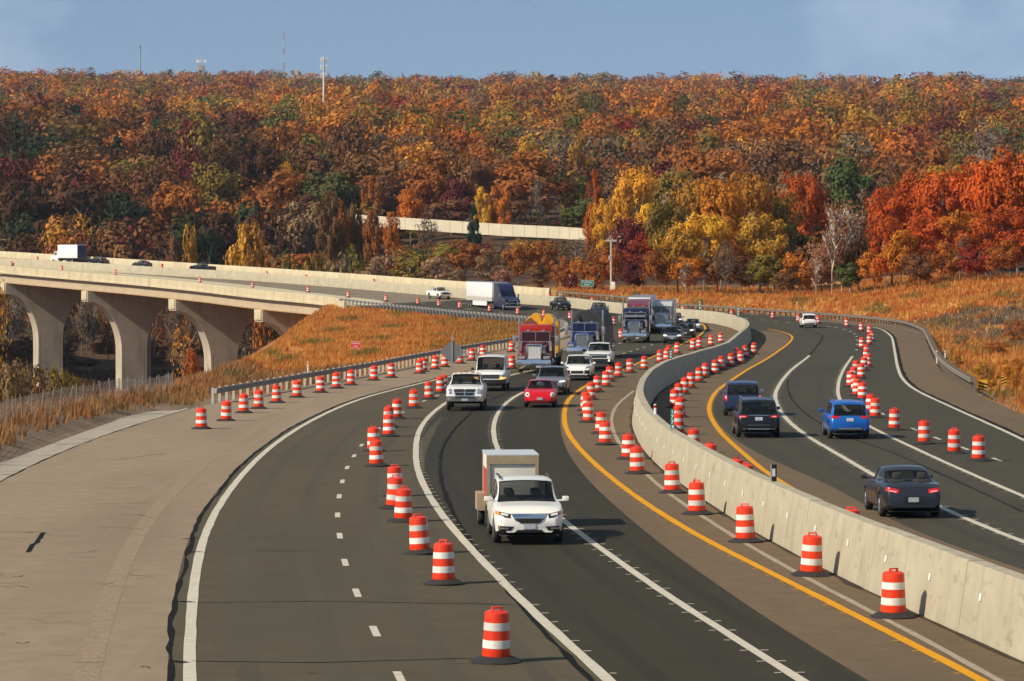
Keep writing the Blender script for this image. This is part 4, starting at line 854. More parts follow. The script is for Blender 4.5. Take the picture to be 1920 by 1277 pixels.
def make_car(name, label, cat, shape, L, W, H, paint_m, x, y, curve, toward, front=(), rear=(), lower=None, dz=0.0, mirrors=True, rails=False, mirror_m=None, yaw=0.0, group=None, ofs=0.0):
    S = SHAPE[shape]; hz = {'suv': 1.72, 'van': 2.1, 'minivan': 1.75, 'sedan': 1.46, 'beetle': 1.47, 'pickup': 1.95}[shape]; k = H / hz
    X, d = unp([(x, y)])[0]; t = tangent_at(curve, X, d)
    if (t[1] > 0) == toward: t = -t
    fwd = t; P = np.array([X, d]) - fwd * (L / 2) * (1 if toward else -1) + np.array([t[1], -t[0]]) * ofs; Pc = P
    car = empty(name, (P[0], P[1], float(zr(P[1])) + .012), math.atan2(fwd[1], fwd[0]) + yaw)
    pitch = float(zr(P[1] + fwd[1] * 1.5) - zr(P[1] - fwd[1] * 1.5)) / 3; car.rotation_euler = (0, -math.atan(pitch), math.atan2(fwd[1], fwd[0]) + yaw); car.rotation_mode = 'XYZ'
    tag(car, label, cat, group)
    us = sorted(set([round(u, 4) for u in np.linspace(0, 1, 46)] + [.004, .012, .02, .985, .995] + [round(p[0], 4) for p in S['roof']] + [round(a, 4) for g in S['sg'] for a in g] + [.03]))
    hw = W / 2; V = []; ring = 12; r = S['r']; tagf = {}
    for u in us:
        xx = (u - .5) * L; B = float(interp(S['belt'], u)) * k; R = max(float(interp(S['roof'], u)) * k, B); w = hw * float(interp(S['wid'], u)); g = min(1., max(0., (R - B) / (.42 * k)))
        zb = S['zb'] * k + (.16 * max(0, (u - .93) / .07) + .2 * max(0, (.06 - u) / .06)) * .5
        for uc in (S['wf'], S['wr']):
            dx = xx - (uc - .5) * L
            if abs(dx) < r * 1.18: zb = max(zb, r + math.sqrt((r * 1.18)**2 - dx * dx) * .95)
        zb = min(zb, B - .12); wr_ = hw * S['wroof'] + (w - hw) * .5; cr = .05
        hood = [(.92 * w, B + .012), (.89 * w, B + .02), (.85 * w, B + .026), (.62 * w, B + .045), (.3 * w, B + .055), (0, B + .06)]
        top = [(.93 * w + (wr_ - .93 * w) * .10, B + (R - B) * .10), (.93 * w + (wr_ - .93 * w) * .88, B + (R - B) * .88), (wr_ * .985, B + (R - B) * .95), (wr_ * .80, R - .005), (wr_ * .42, R + .012), (0, R + .018)]
        pts = [(0, zb), (.84 * w, zb), (.955 * w, zb + .09), (w, zb + (B - zb) * .52), (.995 * w, B - .13 * k), (.955 * w, B - .005)] + [(a[0] * (1 - g) + b[0] * g, a[1] * (1 - g) + b[1] * g) for a, b in zip(hood, top)]
        V += [(xx, py, pz) for py, pz in pts] + [(xx, -py, pz) for py, pz in reversed(pts[1:-1])]
    rn = 2 * ring - 2; n = len(us); Fs = {'body': []}
    for i in range(n - 1):
        um = (us[i] + us[i + 1]) / 2
        for j in range(rn):
            q = (i * rn + j, i * rn + (j + 1) % rn, (i + 1) * rn + (j + 1) % rn, (i + 1) * rn + j); key = 'body'; jj = j if j < ring - 1 else rn - 1 - j
            if S['ws'][0] < um < S['ws'][1] and jj >= 8: key = 'windshield'
            elif S['rg'][0] < um < S['rg'][1] and jj >= 8: key = 'rear_window'
            elif jj == 6:
                for si, (a, b) in enumerate(S['sg']):
                    if a < um < b: key = f'side_window{"L" if j < ring - 1 else "R"}{si}'
            if jj <= 1 and key == 'body': key = 'underbody'
            Fs.setdefault(key, []).append(q)
    Fs['body'] += [tuple(range(rn - 1, -1, -1)), tuple((n - 1) * rn + j for j in range(rn))]
    allf = [f for fs in Fs.values() for f in fs]; bvh = BVHTree.FromPolygons([Vector(v) for v in V], allf)
    for key, fs in Fs.items():
        idx = sorted({i for f in fs for i in f}); mp = {a: b for b, a in enumerate(idx)}; nm = 'side_window' if key.startswith('side_window') else key
        o = meshobj(nm, [V[i] for i in idx], [[mp[i] for i in f] for f in fs], paint_m if key == 'body' else (blk if key == 'underbody' else glass), car, 38)
        bm = bmesh.new(); bm.from_mesh(o.data); bmesh.ops.recalc_face_normals(bm, faces=bm.faces); bm.to_mesh(o.data); bm.free()
    lf = [f for f in Fs['body'][:-2] if all(V[i][2] > .62 * k for i in f)]; idx = sorted({i for f in lf for i in f}); mp = {a: b for b, a in enumerate(idx)}
    meshobj('cabin_lining', [(V[i][0] * .985, V[i][1] * .965, V[i][2] - .03) for i in idx], [[mp[i] for i in f] for f in lf], cabm, car, 38)
    xs0 = (S['ws'][1] - .5) * L; cab = MB().box(xs0 - .75, xs0 - .15, -hw * .8, hw * .8, .55 * k, .98 * k * (1.2 if shape in ('pickup', 'van') else 1), .05)
    cab.build('dashboard', cabm, car)
    zs = (1.2 if shape in ('pickup', 'van') else 1) * k
    for xx in ([xs0 - 1.75, xs0 - 2.6] if shape not in ('pickup', 'van') else [xs0 - 1.6]):
        for s in (1, -1): MB().box(xx - .12, xx + .12, s * .38 - .25, s * .38 + .25, .45, 1.12 * zs, .06).box(xx - .07, xx + .05, s * .38 - .13, s * .38 + .13, 1.13 * zs, 1.33 * zs, .05).build('seat', seatm, car)
    for uc in (S['wf'], S['wr']):
        for s in (1, -1): wheel(car, (uc - .5) * L, s * (hw - .13), r * k, .22, side=s)
    def patch(nm, quad, m, end, out=.012, par=None):
        rnd = nm.startswith('round_'); nm = nm[6:] if rnd else nm
        na, nb_ = 8, 4; vs = []; sg = 1 if end == 'f' else -1
        for b in range(nb_ + 1):
            for a in range(na + 1):
                s_, t_ = a / na, b / nb_
                if rnd:
                    e_, f_ = 2 * s_ - 1, 2 * t_ - 1; s_, t_ = .5 + .5 * e_ * math.sqrt(1 - f_ * f_ / 2), .5 + .5 * f_ * math.sqrt(1 - e_ * e_ / 2)
                y0 = quad[0][0] * (1 - s_) + quad[1][0] * s_; y1 = quad[3][0] * (1 - s_) + quad[2][0] * s_; z0 = quad[0][1] * (1 - s_) + quad[1][1] * s_; z1 = quad[3][1] * (1 - s_) + quad[2][1] * s_
                yy, zz = (y0 * (1 - t_) + y1 * t_) * hw, z0 * (1 - t_) + z1 * t_
                hit = bvh.ray_cast(Vector((sg * 9, yy, zz)), Vector((-sg, 0, 0)))
                hx = hit[0].x if hit[0] is not None else sg * L * .49
                vs.append((hx + sg * out, yy, zz))
        fs = [(b * (na + 1) + a, b * (na + 1) + a + 1, (b + 1) * (na + 1) + a + 1, (b + 1) * (na + 1) + a) for b in range(nb_) for a in range(na)]
        # closed rim so the patch has thickness
        m0 = len(vs); vs += [(v[0] - sg * .05, v[1], v[2]) for v in vs]
        edge = [a for a in range(na + 1)] + [b * (na + 1) + na for b in range(1, nb_ + 1)] + [nb_ * (na + 1) + a for a in range(na - 1, -1, -1)] + [b * (na + 1) for b in range(nb_ - 1, 0, -1)]
        fs += [(edge[i], edge[(i + 1) % len(edge)], edge[(i + 1) % len(edge)] + m0, edge[i] + m0) for i in range(len(edge))]
        o = meshobj(nm, vs, fs, m, par or car, 30); bm = bmesh.new(); bm.from_mesh(o.data); bmesh.ops.recalc_face_normals(bm, faces=bm.faces); bm.to_mesh(o.data); bm.free(); return o
    for end, items in (('f', front), ('r', rear)):
        for it in items:
            nm, quad, m = it[:3]; out = it[3] if len(it) > 3 else .012
            if isinstance(quad, tuple):            # symmetrical pair
                for s in (1, -1): patch(nm, [(s * q[0], q[1]) for q in quad], m, end, out)
            else: patch(nm, quad, m, end, out)
    if mirrors:
        um = S['ws'][1] - .03; xm = (um - .5) * L; zm = float(interp(S['belt'], um)) * k + .10
        for s in (1, -1): MB().box(xm - .07, xm + .09, s * (hw + .02) if s > 0 else -(hw + .20), (hw + .20) if s > 0 else -(hw + .02), zm - .06, zm + .075, .03).box(xm - .02, xm + .02, min(s * (hw - .12), s * (hw + .05)), max(s * (hw - .12), s * (hw + .05)), zm - .06, zm - .02).build('mirror', mirror_m or paint_m, car)
    if rails:
        for s in (1, -1): MB().tube([((u_ - .5) * L, s * hw * S['wroof'] * .93, float(interp(S['roof'], u_)) * k + .05) for u_ in (.16, .3, .45, .53)], .025, 6).build('roof_rail', rails if not isinstance(rails, bool) else blk, car)
    return car
Q = lambda y0, z0, y1, z1: [(y0, z0), (y1, z0), (y1, z1), (y0, z1)]     # symmetric rectangle in half widths
def PQ(y0, z0, y1, z1): return ((y0, z0), (y1, z0), (y1, z1), (y0, z1))
def std_front(grille_m=blk, zg=(.55, .80), wg=.45, zl=(.74, .90), wl=(.52, .93), low=(.30, .46), plate=True, lamp=lampm):
    f = [('grille', Q(-wg, zg[0], wg, zg[1]), grille_m), ('headlight', ((wl[0], zl[0]), (wl[1], zl[0] + .04), (wl[1] - .02, zl[1]), (wl[0], zl[1] - .04)), lamp), ('lower_intake', Q(-.72, low[0], .72, low[1]), blk)]
    if plate: f.append(('licence_plate', Q(-.16, .47, .16, .60), platem, .03))
    return f
def std_rear(zl=(.82, .98), wl=(.55, .95), plate_z=(.62, .78), low=(.32, .46), trim=None):
    r_ = [('tail_light', PQ(wl[0], zl[0], wl[1], zl[1]), tail), ('licence_plate', Q(-.17, plate_z[0], .17, plate_z[1]), platem, .025), ('rear_valance', Q(-.8, low[0] - .06, .8, low[1]), blk)]
    if trim: r_.append(('trim_strip', Q(-.42, plate_z[1] + .02, .42, plate_z[1] + .05), trim, .02))
    return r_
p_white = paint('white', (.72, .71, .67)); p_pearl = paint('pearl', (.74, .72, .66)); p_red = paint('red', (.52, .005, .012)); p_grey = paint('grey', (.17, .19, .215), .3, .3); p_black = paint('black', (.008, .009, .012))
p_blue = paint('blue', (.010, .12, .46), .28, .35); p_navy = paint('navy', (.014, .022, .06)); p_char = paint('charcoal', (.03, .034, .045), .3, .3); p_silver = paint('silver', (.30, .33, .37), .3, .4); p_dkblue = paint('dark_blue', (.02, .035, .085), .3, .3)
sil_lamp = mat('clear_lamp', (.62, .60, .58), .2)
# near carriageway, oncoming
mdx = make_car('suv_car', 'white SUV with a chrome shield grille towing a box trailer', 'suv', 'suv', 4.95, 1.96, 1.70, p_pearl, 999, 1023, 'L2', True, front=[
   ('grille', [(-.40, .66), (.40, .66), (.52, .86), (-.52, .86)], chrome), ('grille_mesh', [(-.26, .60), (.26, .60), (.42, .73), (-.42, .73)], darkgap, .022),
   ('headlight', ((.54, .76), (.95, .83), (.93, .93), (.52, .85)), blk), ('headlight_lens', ((.60, .795), (.80, .83), (.80, .885), (.60, .85)), sil_lamp, .018), ('indicator', ((.84, .81), (.955, .835), (.94, .92), (.84, .90)), amber, .02), ('headlamp_mask', ((.54, .74), (.72, .77), (.72, .80), (.53, .78)), blk, .018),
   ('fog_lamp_recess', ((.52, .40), (.86, .40), (.88, .53), (.44, .51)), darkgap), ('fog_lamp', ((.60, .44), (.84, .44), (.84, .48), (.60, .48)), steelm, .022), ('lower_intake', [(-.46, .32), (.46, .32), (.34, .42), (-.34, .42)], darkgap), ('licence_plate', Q(-.17, .44, .17, .58), platem, .035), ('bumper_lip', Q(-.84, .26, .84, .315), blk)], rails=True, yaw=-.035)
ram = make_car('pickup_truck', 'white pickup with a black crossbar grille and roof lamps, front left of the queue', 'pickup', 'pickup', 5.9, 2.05, 1.98, p_white, 871, 771, 'L1', True, front=[
   ('grille', [(-.50, .80), (.50, .80), (.62, 1.22), (-.62, 1.22)], chrome), ('grille_mesh', [(-.44, .84), (-.03, .84), (-.03, .98), (-.50, .98)], darkgap, .025), ('grille_mesh', [(.03, .84), (.44, .84), (.50, .98), (.03, .98)], darkgap, .025), ('grille_mesh', [(-.50, 1.02), (-.03, 1.02), (-.03, 1.17), (-.56, 1.17)], darkgap, .025), ('grille_mesh', [(.03, 1.02), (.50, 1.02), (.56, 1.17), (.03, 1.17)], darkgap, .025),
   ('headlight', ((.64, .92), (.97, .92), (.97, 1.18), (.66, 1.18)), lampm), ('bumper', Q(-.99, .52, .99, .79), chrome, .05), ('bumper_slot', Q(-.5, .67, .5, .75), darkgap, .06), ('licence_plate', Q(-.16, .54, .16, .67), platem, .075), ('fog_lamp', PQ(.72, .60, .90, .72), lampm, .06), ('front_shadow_gap', Q(-.8, .40, .8, .51), blk, .01)], mirror_m=blk, ofs=.0)
for i in range(5): MB().box(.47, .56, -.6 + i * .3 - .05, -.6 + i * .3 + .05, 1.955, 2.0, .01).build('roof_lamp', amber, ram)
van = make_car('cargo_van', 'white cargo van with a black bumper and lit amber indicator', 'van', 'van', 5.7, 2.01, 2.13, p_white, 917, 734, 'L1', True, front=[('grille', Q(-.66, .78, .66, 1.03), blk), ('headlight', PQ(.68, .90, .96, 1.03), lampm), ('indicator', PQ(.66, .76, .97, .86), mat('lit_amber', (.8, .3, .02), .3, emit=(1, .35, .02, 2.0)), .02), ('bumper', Q(-1.0, .40, 1.0, .72), blk, .05)], mirror_m=blk)
beetle = make_car('small_car', 'red rounded small car with round headlights', 'car', 'beetle', 4.25, 1.81, 1.47, p_red, 1012, 765, 'L2', True, front=[('lower_intake', Q(-.66, .345, .66, .40), darkgap), ('round_headlight', ((.62, .60), (.90, .60), (.90, .84), (.62, .84)), sil_lamp), ('round_headlight_inner', ((.70, .66), (.82, .66), (.82, .77), (.70, .77)), chrome, .03), ('licence_plate', Q(-.17, .43, .17, .56), platem, .035), ('front_lip', Q(-.8, .24, .8, .29), blk)], mirror_m=blk)
q5 = make_car('suv_car', 'grey SUV with lit headlights right behind the red car', 'suv', 'suv', 4.7, 1.93, 1.66, p_grey, 1032, 741, 'L2', True, front=[('grille', [(-.36, .46), (.36, .46), (.44, .84), (-.44, .84)], blk), ('headlight', ((.56, .76), (.92, .79), (.90, .87), (.56, .85)), mat('lit_lamp', (.9, .88, .8), .2, emit=(1, .9, .75, .7))), ('lower_intake', PQ(.50, .34, .88, .50), blk), ('bumper_lip', Q(-.8, .27, .8, .32), steelm)], rails=steelm)
cay = make_car('suv_car', 'white sporty SUV with wide black lower intakes', 'suv', 'suv', 4.92, 1.98, 1.67, p_white, 1082, 714, 'L2', True, front=[('grille', Q(-.42, .48, .42, .66), darkgap), ('side_intake', PQ(.50, .46, .88, .70), darkgap), ('headlight', ((.58, .80), (.88, .90), (.90, 1.0), (.60, .92)), blk), ('headlight_lens', ((.66, .85), (.84, .91), (.85, .96), (.67, .91)), lampm, .025), ('lower_intake', Q(-.6, .33, .6, .39), darkgap), ('bumper_lip', Q(-.8, .26, .8, .30), steelm)], rails=steelm)
chev = make_car('pickup_truck', 'white pickup with a wide dark chrome grille beside the blue semi', 'pickup', 'pickup', 5.9, 2.05, 1.96, p_white, 1121, 693, 'L2', True, front=[('grille', Q(-.66, .86, .66, 1.22), blk), ('chrome_bar', Q(-.66, 1.02, .66, 1.09), chrome, .03), ('headlight', PQ(.68, 1.0, .97, 1.2), lampm), ('bumper', Q(-.99, .52, .99, .80), blk, .05), ('fog_lamp', PQ(.74, .60, .88, .72), MATS['lit_lamp'], .06)], mirror_m=blk)
make_car('suv_car', 'dark small SUV with lit headlights right of the navy semi', 'suv', 'suv', 4.5, 1.86, 1.66, p_char, 1260, 645, 'LY', True, front=std_front(steelm, lamp=MATS['lit_lamp']))
make_car('sedan', 'black hatchback following the dark small SUV', 'car', 'suv', 4.3, 1.82, 1.52, p_black, 1285, 634, 'LY', True, front=std_front(lamp=MATS['lit_lamp']))
make_car('sedan', 'silver blue sedan on the bend nearest the yellow line', 'car', 'sedan', 4.7, 1.83, 1.45, p_silver, 1298, 622.5, 'LY', True, front=std_front(lamp=MATS['lit_lamp']))
make_car('sedan', 'dark crossover half hidden behind the grey semi', 'car', 'suv', 4.4, 1.82, 1.58, p_char, 1266, 611.5, 'LY', True, front=std_front(lamp=MATS['lit_lamp']))
make_car('pickup_truck', 'white pickup leaving the viaduct left of the white trailer', 'pickup', 'pickup', 5.9, 2.03, 1.96, p_white, 836, 562, 'MW', True, front=[('grille', Q(-.62, .84, .62, 1.2), blk), ('headlight', PQ(.66, .92, .97, 1.2), lampm), ('bumper', Q(-.99, .52, .99, .79), chrome, .05)], mirror_m=blk)
make_car('pickup_truck', 'black pickup by the median wall behind the yellow load', 'pickup', 'pickup', 5.8, 2.03, 1.92, p_black, 1059, 582.5, 'MW', True, front=[('grille', Q(-.62, .84, .62, 1.2), darkgap), ('headlight', PQ(.66, .96, .97, 1.18), lampm), ('licence_plate', Q(-.17, .56, .17, .68), platem, .07), ('bumper', Q(-.99, .52, .99, .79), blk, .05)], mirror_m=blk)
make_car('suv_car', 'dark grey SUV by the median wall left of the navy semi', 'suv', 'suv', 4.6, 1.88, 1.68, p_char, 1131, 590.5, 'MW', True, front=std_front(lamp=lampm))
# far carriageway, driving away
make_car('sedan', 'dark slate sedan with lit tail lamps, nearest car of the right carriageway', 'car', 'sedan', 4.85, 1.86, 1.48, p_char, 1713, 973, 'R1', False, rear=[('tail_light', ((.50, .76), (.90, .84), (.88, .95), (.48, .88)), mat('lit_tail', (.55, .01, .02), .25, emit=(1, .02, .02, .12))), ('tail_glow', ((.56, .785), (.80, .825), (.80, .86), (.56, .83)), mat('tail_glow', (.8, .2, .2), .3, emit=(1, .25, .2, .6)), .022), ('licence_plate', Q(-.17, .50, .17, .64), platem, .03), ('plate_recess', Q(-.30, .48, .30, .67), blk, .010), ('rear_valance', Q(-.8, .20, .8, .34), darkgap)])
make_car('suv_car', 'bright blue SUV in the right lane', 'suv', 'suv', 4.6, 1.86, 1.68, p_blue, 1594, 824, 'R2', False, rear=[('tail_light', ((.50, .94), (.97, .92), (.95, 1.05), (.52, 1.03)), tail), ('licence_plate', Q(-.17, .80, .17, .94), platem, .025), ('rear_valance', Q(-.84, .24, .84, .48), blk), ('skid_plate', [(-.62, .44), (.62, .44), (.52, .50), (-.52, .50)], steelm, .03)], rails=p_blue, mirror_m=p_blue)
make_car('suv_car', 'black SUV with a chrome tailgate strip in the left lane', 'suv', 'suv', 4.9, 2.0, 1.75, p_black, 1423, 821.5, 'R1', False, rear=[('tail_light', ((.50, .92), (.95, .90), (.93, 1.02), (.52, 1.0)), tail), ('brake_glow', ((.60, .94), (.78, .93), (.78, .98), (.62, .98)), MATS['tail_glow'], .02), ('chrome_strip', Q(-.46, .995, .46, 1.02), chrome, .02), ('licence_plate', Q(-.17, .78, .17, .93), platem, .025), ('trim_strip', Q(-.5, .56, .5, .585), chrome, .02), ('rear_valance', Q(-.84, .24, .84, .44), blk), ('skid_plate', Q(-.5, .36, .5, .42), steelm, .02), ('exhaust', PQ(.56, .34, .76, .42), chrome, .03)], rails=p_grey, mirror_m=p_black)
make_car('minivan', 'dark blue minivan ahead of the black SUV', 'minivan', 'minivan', 5.1, 1.99, 1.76, p_dkblue, 1393, 781, 'R1', False, rear=[('tail_light', ((.80, .80), (.97, .80), (.95, 1.12), (.82, 1.12)), tail), ('tail_glow', ((.84, .95), (.93, .95), (.92, 1.06), (.85, 1.06)), MATS['tail_glow'], .02), ('licence_plate', Q(-.17, .78, .17, .93), platem, .02), ('rear_valance', Q(-.84, .24, .84, .40), blk)], mirror_m=steelm)
make_car('suv_car', 'distant white SUV by the far guardrail on the right carriageway', 'suv', 'suv', 4.5, 1.86, 1.66, p_white, 1518, 615, 'R1', False, rear=[('tail_light', PQ(.62, .90, .95, 1.05), tail), ('rear_valance', Q(-.9, .24, .9, .55), blk)])
make_car('sedan', 'black car roof showing over the viaduct median, right behind the box truck', 'car', 'suv', 4.5, 1.84, 1.55, p_black, 196, 496.5, 'MW', False, rear=std_rear())
make_car('sedan', 'low dark car nearly hidden behind the viaduct median', 'car', 'sedan', 4.6, 1.84, 1.45, p_char, 280, 503, 'MW', False, rear=std_rear())
make_car('pickup_truck', 'black pickup showing over the viaduct median', 'pickup', 'pickup', 5.8, 2.0, 1.85, p_black, 398, 512, 'MW', False, rear=std_rear())

# box trailer behind the white SUV
tr = empty('box_trailer'); tag(tr, 'small white box trailer with grey frame behind the white SUV', 'trailer')
fw = Vector((math.cos(mdx.rotation_euler.z), math.sin(mdx.rotation_euler.z), 0)); tp = Vector(mdx.location) - fw * 3.1 + Vector((-fw.y, fw.x, 0)) * -.13
tr.location = (tp.x, tp.y, float(zr(tp.y)) + .012); tr.rotation_euler = (0, 0, mdx.rotation_euler.z + .012)
p_tr = mat('trailer_white', (.60, .57, .50), .6, noise=.06, nscale=2); trframe = mat('trailer_frame', (.30, .235, .15), .7, noise=.15, nscale=4); roofm = mat('trailer_roof', (.50, .52, .55), .45)
MB().box(-2.8, -.62, -.74, .74, .62, 2.08, .02).build('box', p_tr, tr)
MB().box(-.645, -.555, -.765, .765, 1.86, 2.108).build('top_rail', trframe, tr, None)
for a, b in ((-.64, -.76), (-.64, .66), (-2.82, -.76), (-2.82, .66)): MB().box(a, a + .08, b, b + .1, .6, 1.855 if a > -1 else 2.1).build('corner_post', trframe, tr, None)
MB().box(-2.83, -.55, -.77, .77, 2.11, 2.145).build('roof', roofm, tr)
for a in (-.755, .745): MB().box(-2.4, -1.0, a, a + .01, .8, 1.7).build('side_panel', mat('trailer_red', (.45, .05, .05), .5), tr)
MB().box(-2.8, -.62, -.7, .7, .5, .62).box(-.64, 1.0, -.05, .05, .45, .53).build('chassis', blk, tr)
for s in (1, -1):
    wheel(tr, -1.8, s * .86, .30, .2, side=s); MB().prism([(-2.35, .45), (-2.35, .95), (-1.25, .95), (-1.25, .45)], *((.76, 1.0) if s > 0 else (-1.0, -.76)), 'y').build('mudguard', mat('mudguard', (.33, .25, .16), .6), tr)

# ------------------------------------------------------------------ heavy trucks
def place_front(name, label, cat, x, y, curve, toward=True, back=0.0, yaw=0.0, ofs=0.0):
    X, d = unp([(x, y)])[0]; t = tangent_at(curve, X, d)
    if (t[1] > 0) == toward: t = -t
    P = np.array([X, d]) - t * back; t2 = tangent_at(curve, *P)
    if (t2[1] > 0) == toward: t2 = -t2
    P = P + np.array([t2[1], -t2[0]]) * ofs
    e = empty(name, (P[0], P[1], float(zr(P[1])) + .012), math.atan2(t2[1], t2[0]) + yaw); tag(e, label, cat); return e
def semi(label, paint_m, x, y, curve, sleeper=None, bumper=chrome, grille_fill=None, visor=None, cabroof=None, stacks=True, sunshade=False, ofs=0.0, yaw=0.0, plates=True):
    t = place_front('semi_tractor', label, 'semi truck', x, y, curve, ofs=ofs, yaw=yaw); gf = grille_fill or steelm
    MB().box(-.30, 0, -1.22, 1.22, .34, .98, .05).build('bumper', bumper, t)
    hv = [(-2.44, .92, 1.0), (-2.44, .92, 1.95), (-2.44, .62, 2.20), (-2.44, -.62, 2.20), (-2.44, -.92, 1.95), (-2.44, -.92, 1.0), (-.38, .60, 1.0), (-.40, .60, 1.82), (-.42, .46, 2.0), (-.42, -.46, 2.0), (-.40, -.60, 1.82), (-.38, -.60, 1.0)]
    MB().add(hv, [(i, (i + 1) % 6, 6 + (i + 1) % 6, 6 + i) for i in range(6)] + [(5, 4, 3, 2, 1, 0), (6, 7, 8, 9, 10, 11)]).build('hood', paint_m, t, 25)
    for s in (1, -1): MB().cyl((-2.2, s * 1.02, 1.55), (-2.2, s * 1.02, 2.25), .17, n=12).build('air_cleaner', chrome, t)
    MB().box(-.40, -.27, -.56, -.47, 1.0, 2.06, .02).box(-.40, -.27, .47, .56, 1.0, 2.06, .02).box(-.40, -.265, -.56, .56, 1.97, 2.10, .03).box(-.40, -.27, -.56, .56, .98, 1.06, .02).build('grille_frame', chrome, t)
    g = MB().box(-.38, -.33, -.47, .47, 1.06, 1.97).build('grille', gf, t)
    mb = MB()
    for i in range(9): mb.box(-.335, -.31, -.43 + i * .105, -.40 + i * .105, 1.06, 1.97)
    mb.build('grille_bar', chrome if grille_fill is None else p_white, g)
    for s in (1, -1):
        prof = [(-2.0, .62), (-1.95, 1.05), (-1.6, 1.38), (-1.0, 1.42), (-.55, 1.25), (-.38, .98), (-.38, .92), (-.62, .95), (-.72, 1.0), (-1.0, 1.18), (-1.5, 1.16), (-1.75, .95), (-1.8, .62)]
        MB().prism(prof, *((.62, 1.2) if s > 0 else (-1.2, -.62)), 'y').build('fender', paint_m, t, 30)
        MB().box(-.50, -.33, *((.66, 1.14) if s > 0 else (-1.14, -.66)), 1.02, 1.22, .03).build('headlight', lampm, t)
        wheel(t, -1.25, s * 1.02, .50, .30, side=s)
        for xx in (-7.1, -8.4): wheel(t, xx, s * .95, .50, .55, side=s)
        if stacks: MB().cyl((-4.5, s * 1.30, 1.0), (-4.5, s * 1.30, 3.95), .085, n=10).build('exhaust_stack', chrome, t)
        MB().box(-2.75, -2.60, s * 1.55 - .12, s * 1.55 + .12, 1.95, 2.65, .02).tube([(-2.6, s * 1.15, 2.6), (-2.65, s * 1.5, 2.6)], .02).tube([(-2.6, s * 1.15, 1.95), (-2.65, s * 1.5, 2.0)], .02).build('mirror', steelm, t)
        MB().cyl((-4.4, s * .95, .72), (-2.9, s * .95, .72), .33, n=14).build('fuel_tank', steelm, t)
    MB().prism([(-4.2, 1.05), (-4.2, 2.98), (-2.75, 2.97), (-2.42, 2.2), (-2.42, 1.05)], -1.12, 1.12, 'y').build('cab', paint_m, t, 25)
    MB().tube([(-2.39, -1.04, 2.22), (-2.39, 1.04, 2.22), (-2.70, 1.04, 2.92), (-2.70, -1.04, 2.92), (-2.39, -1.04, 2.22)], .028, 6).tube([(-2.39, 0, 2.22), (-2.70, 0, 2.92)], .025, 6).build('windshield_frame', steelm, t)
    for s in (1, -1):
        a, b = (.05, 1.0) if s > 0 else (-1.0, -.05)
        vs = [(-2.42, a, 2.24), (-2.42, b, 2.24), (-2.71, b, 2.88), (-2.71, a, 2.88)]
        MB().add([(p[0] + .03, p[1], p[2] + .012) for p in vs] + [(p[0] - .03, p[1], p[2]) for p in vs], [(0, 1, 2, 3), (4, 7, 6, 5), (0, 4, 5, 1), (1, 5, 6, 2), (2, 6, 7, 3), (3, 7, 4, 0)]).build('windshield_pane', glass, t, None)
        yy = s * 1.125; MB().add([(-4.0, yy, 2.1), (-2.75, yy, 2.1), (-2.9, yy, 2.75), (-4.0, yy, 2.75)], [(0, 1, 2, 3)]).build('side_window', glass, t, None)
    if visor: MB().prism([(-2.78, 2.86), (-2.32, 2.66), (-2.34, 2.58), (-2.80, 2.74)], -1.08, 1.08, 'y').build('sun_visor', visor, t)
    if sunshade: MB().prism([(-2.55, 2.72), (-2.25, 2.52), (-2.27, 2.46), (-2.57, 2.66)], -1.0, 1.0, 'y').build('visor_plate', steelm, t)
    for yy in (-.55, .55): MB().box(-3.0, -2.8, yy - .12, yy + .12, 2.97, 3.07, .02).build('roof_horn', lampm, t)
    mb = MB()
    for i in range(5): mb.box(-2.95, -2.85, -.4 + .2 * i - .03, -.4 + .2 * i + .03, 2.955, 3.0)
    mb.build('marker_lamp', amber, t)
    if sleeper: MB().box(-6.3, -4.18, -1.22, 1.22, 1.0, 3.35, .08).build('sleeper', sleeper, t)
    if cabroof: MB().prism([(-6.3, 3.0), (-6.3, 3.75), (-4.6, 3.75), (-3.1, 3.15), (-3.0, 3.0)], -1.15, 1.15, 'y').build('roof_fairing', cabroof, t, 25)
    MB().box(-8.9, -.5, -.42, .42, .62, 1.0).box(-8.9, -6.6, -.55, .55, .95, 1.12).build('chassis', blk, t)
    for s in (1, -1): MB().box(-9.0, -6.55, *((.62, 1.24) if s > 0 else (-1.24, -.62)), 1.06, 1.14, .02).build('mud_fender', blk, t)
    if plates: MB().box(-.0, .015, .15, .48, .42, .56).build('licence_plate', platem, t)
    return t
p_tred = paint('truck_red', (.40, .022, .015)); p_tmar = paint('truck_maroon', (.13, .012, .02)); p_tblue = paint('truck_blue', (.010, .030, .16)); p_tnavy = paint('truck_navy', (.008, .012, .05)); p_tgrey = paint('truck_grey', (.52, .53, .52))
red_t = semi('red semi with a silver square grille and polished bumper', p_tmar, 1001, 700.5, 'L1', sleeper=p_tred, grille_fill=mat('white_mesh', (.5, .5, .48), .5), yaw=.09)
MB().box(-4.1, -2.9, -1.13, 1.13, 2.96, 3.45, .06).build('roof_box', p_tred, red_t)
blue_t = semi('bright blue semi with tall chrome stacks ahead of a black tarped load', p_tblue, 1090, 674, 'L1', yaw=.055)
navy_t = semi('navy semi with a deep chrome bumper and silver visor', p_tnavy, 1189, 643.5, 'LY', sleeper=p_tnavy, sunshade=True, yaw=.03)
grey_t = semi('pale grey semi right behind the navy semi', p_tgrey, 1238, 624.5, 'LY', sleeper=p_tgrey)
mar_t = semi('maroon aero roofed semi half hidden behind the navy semi', p_tmar, 1195, 627, 'LY', sleeper=p_tmar, cabroof=p_tmar)
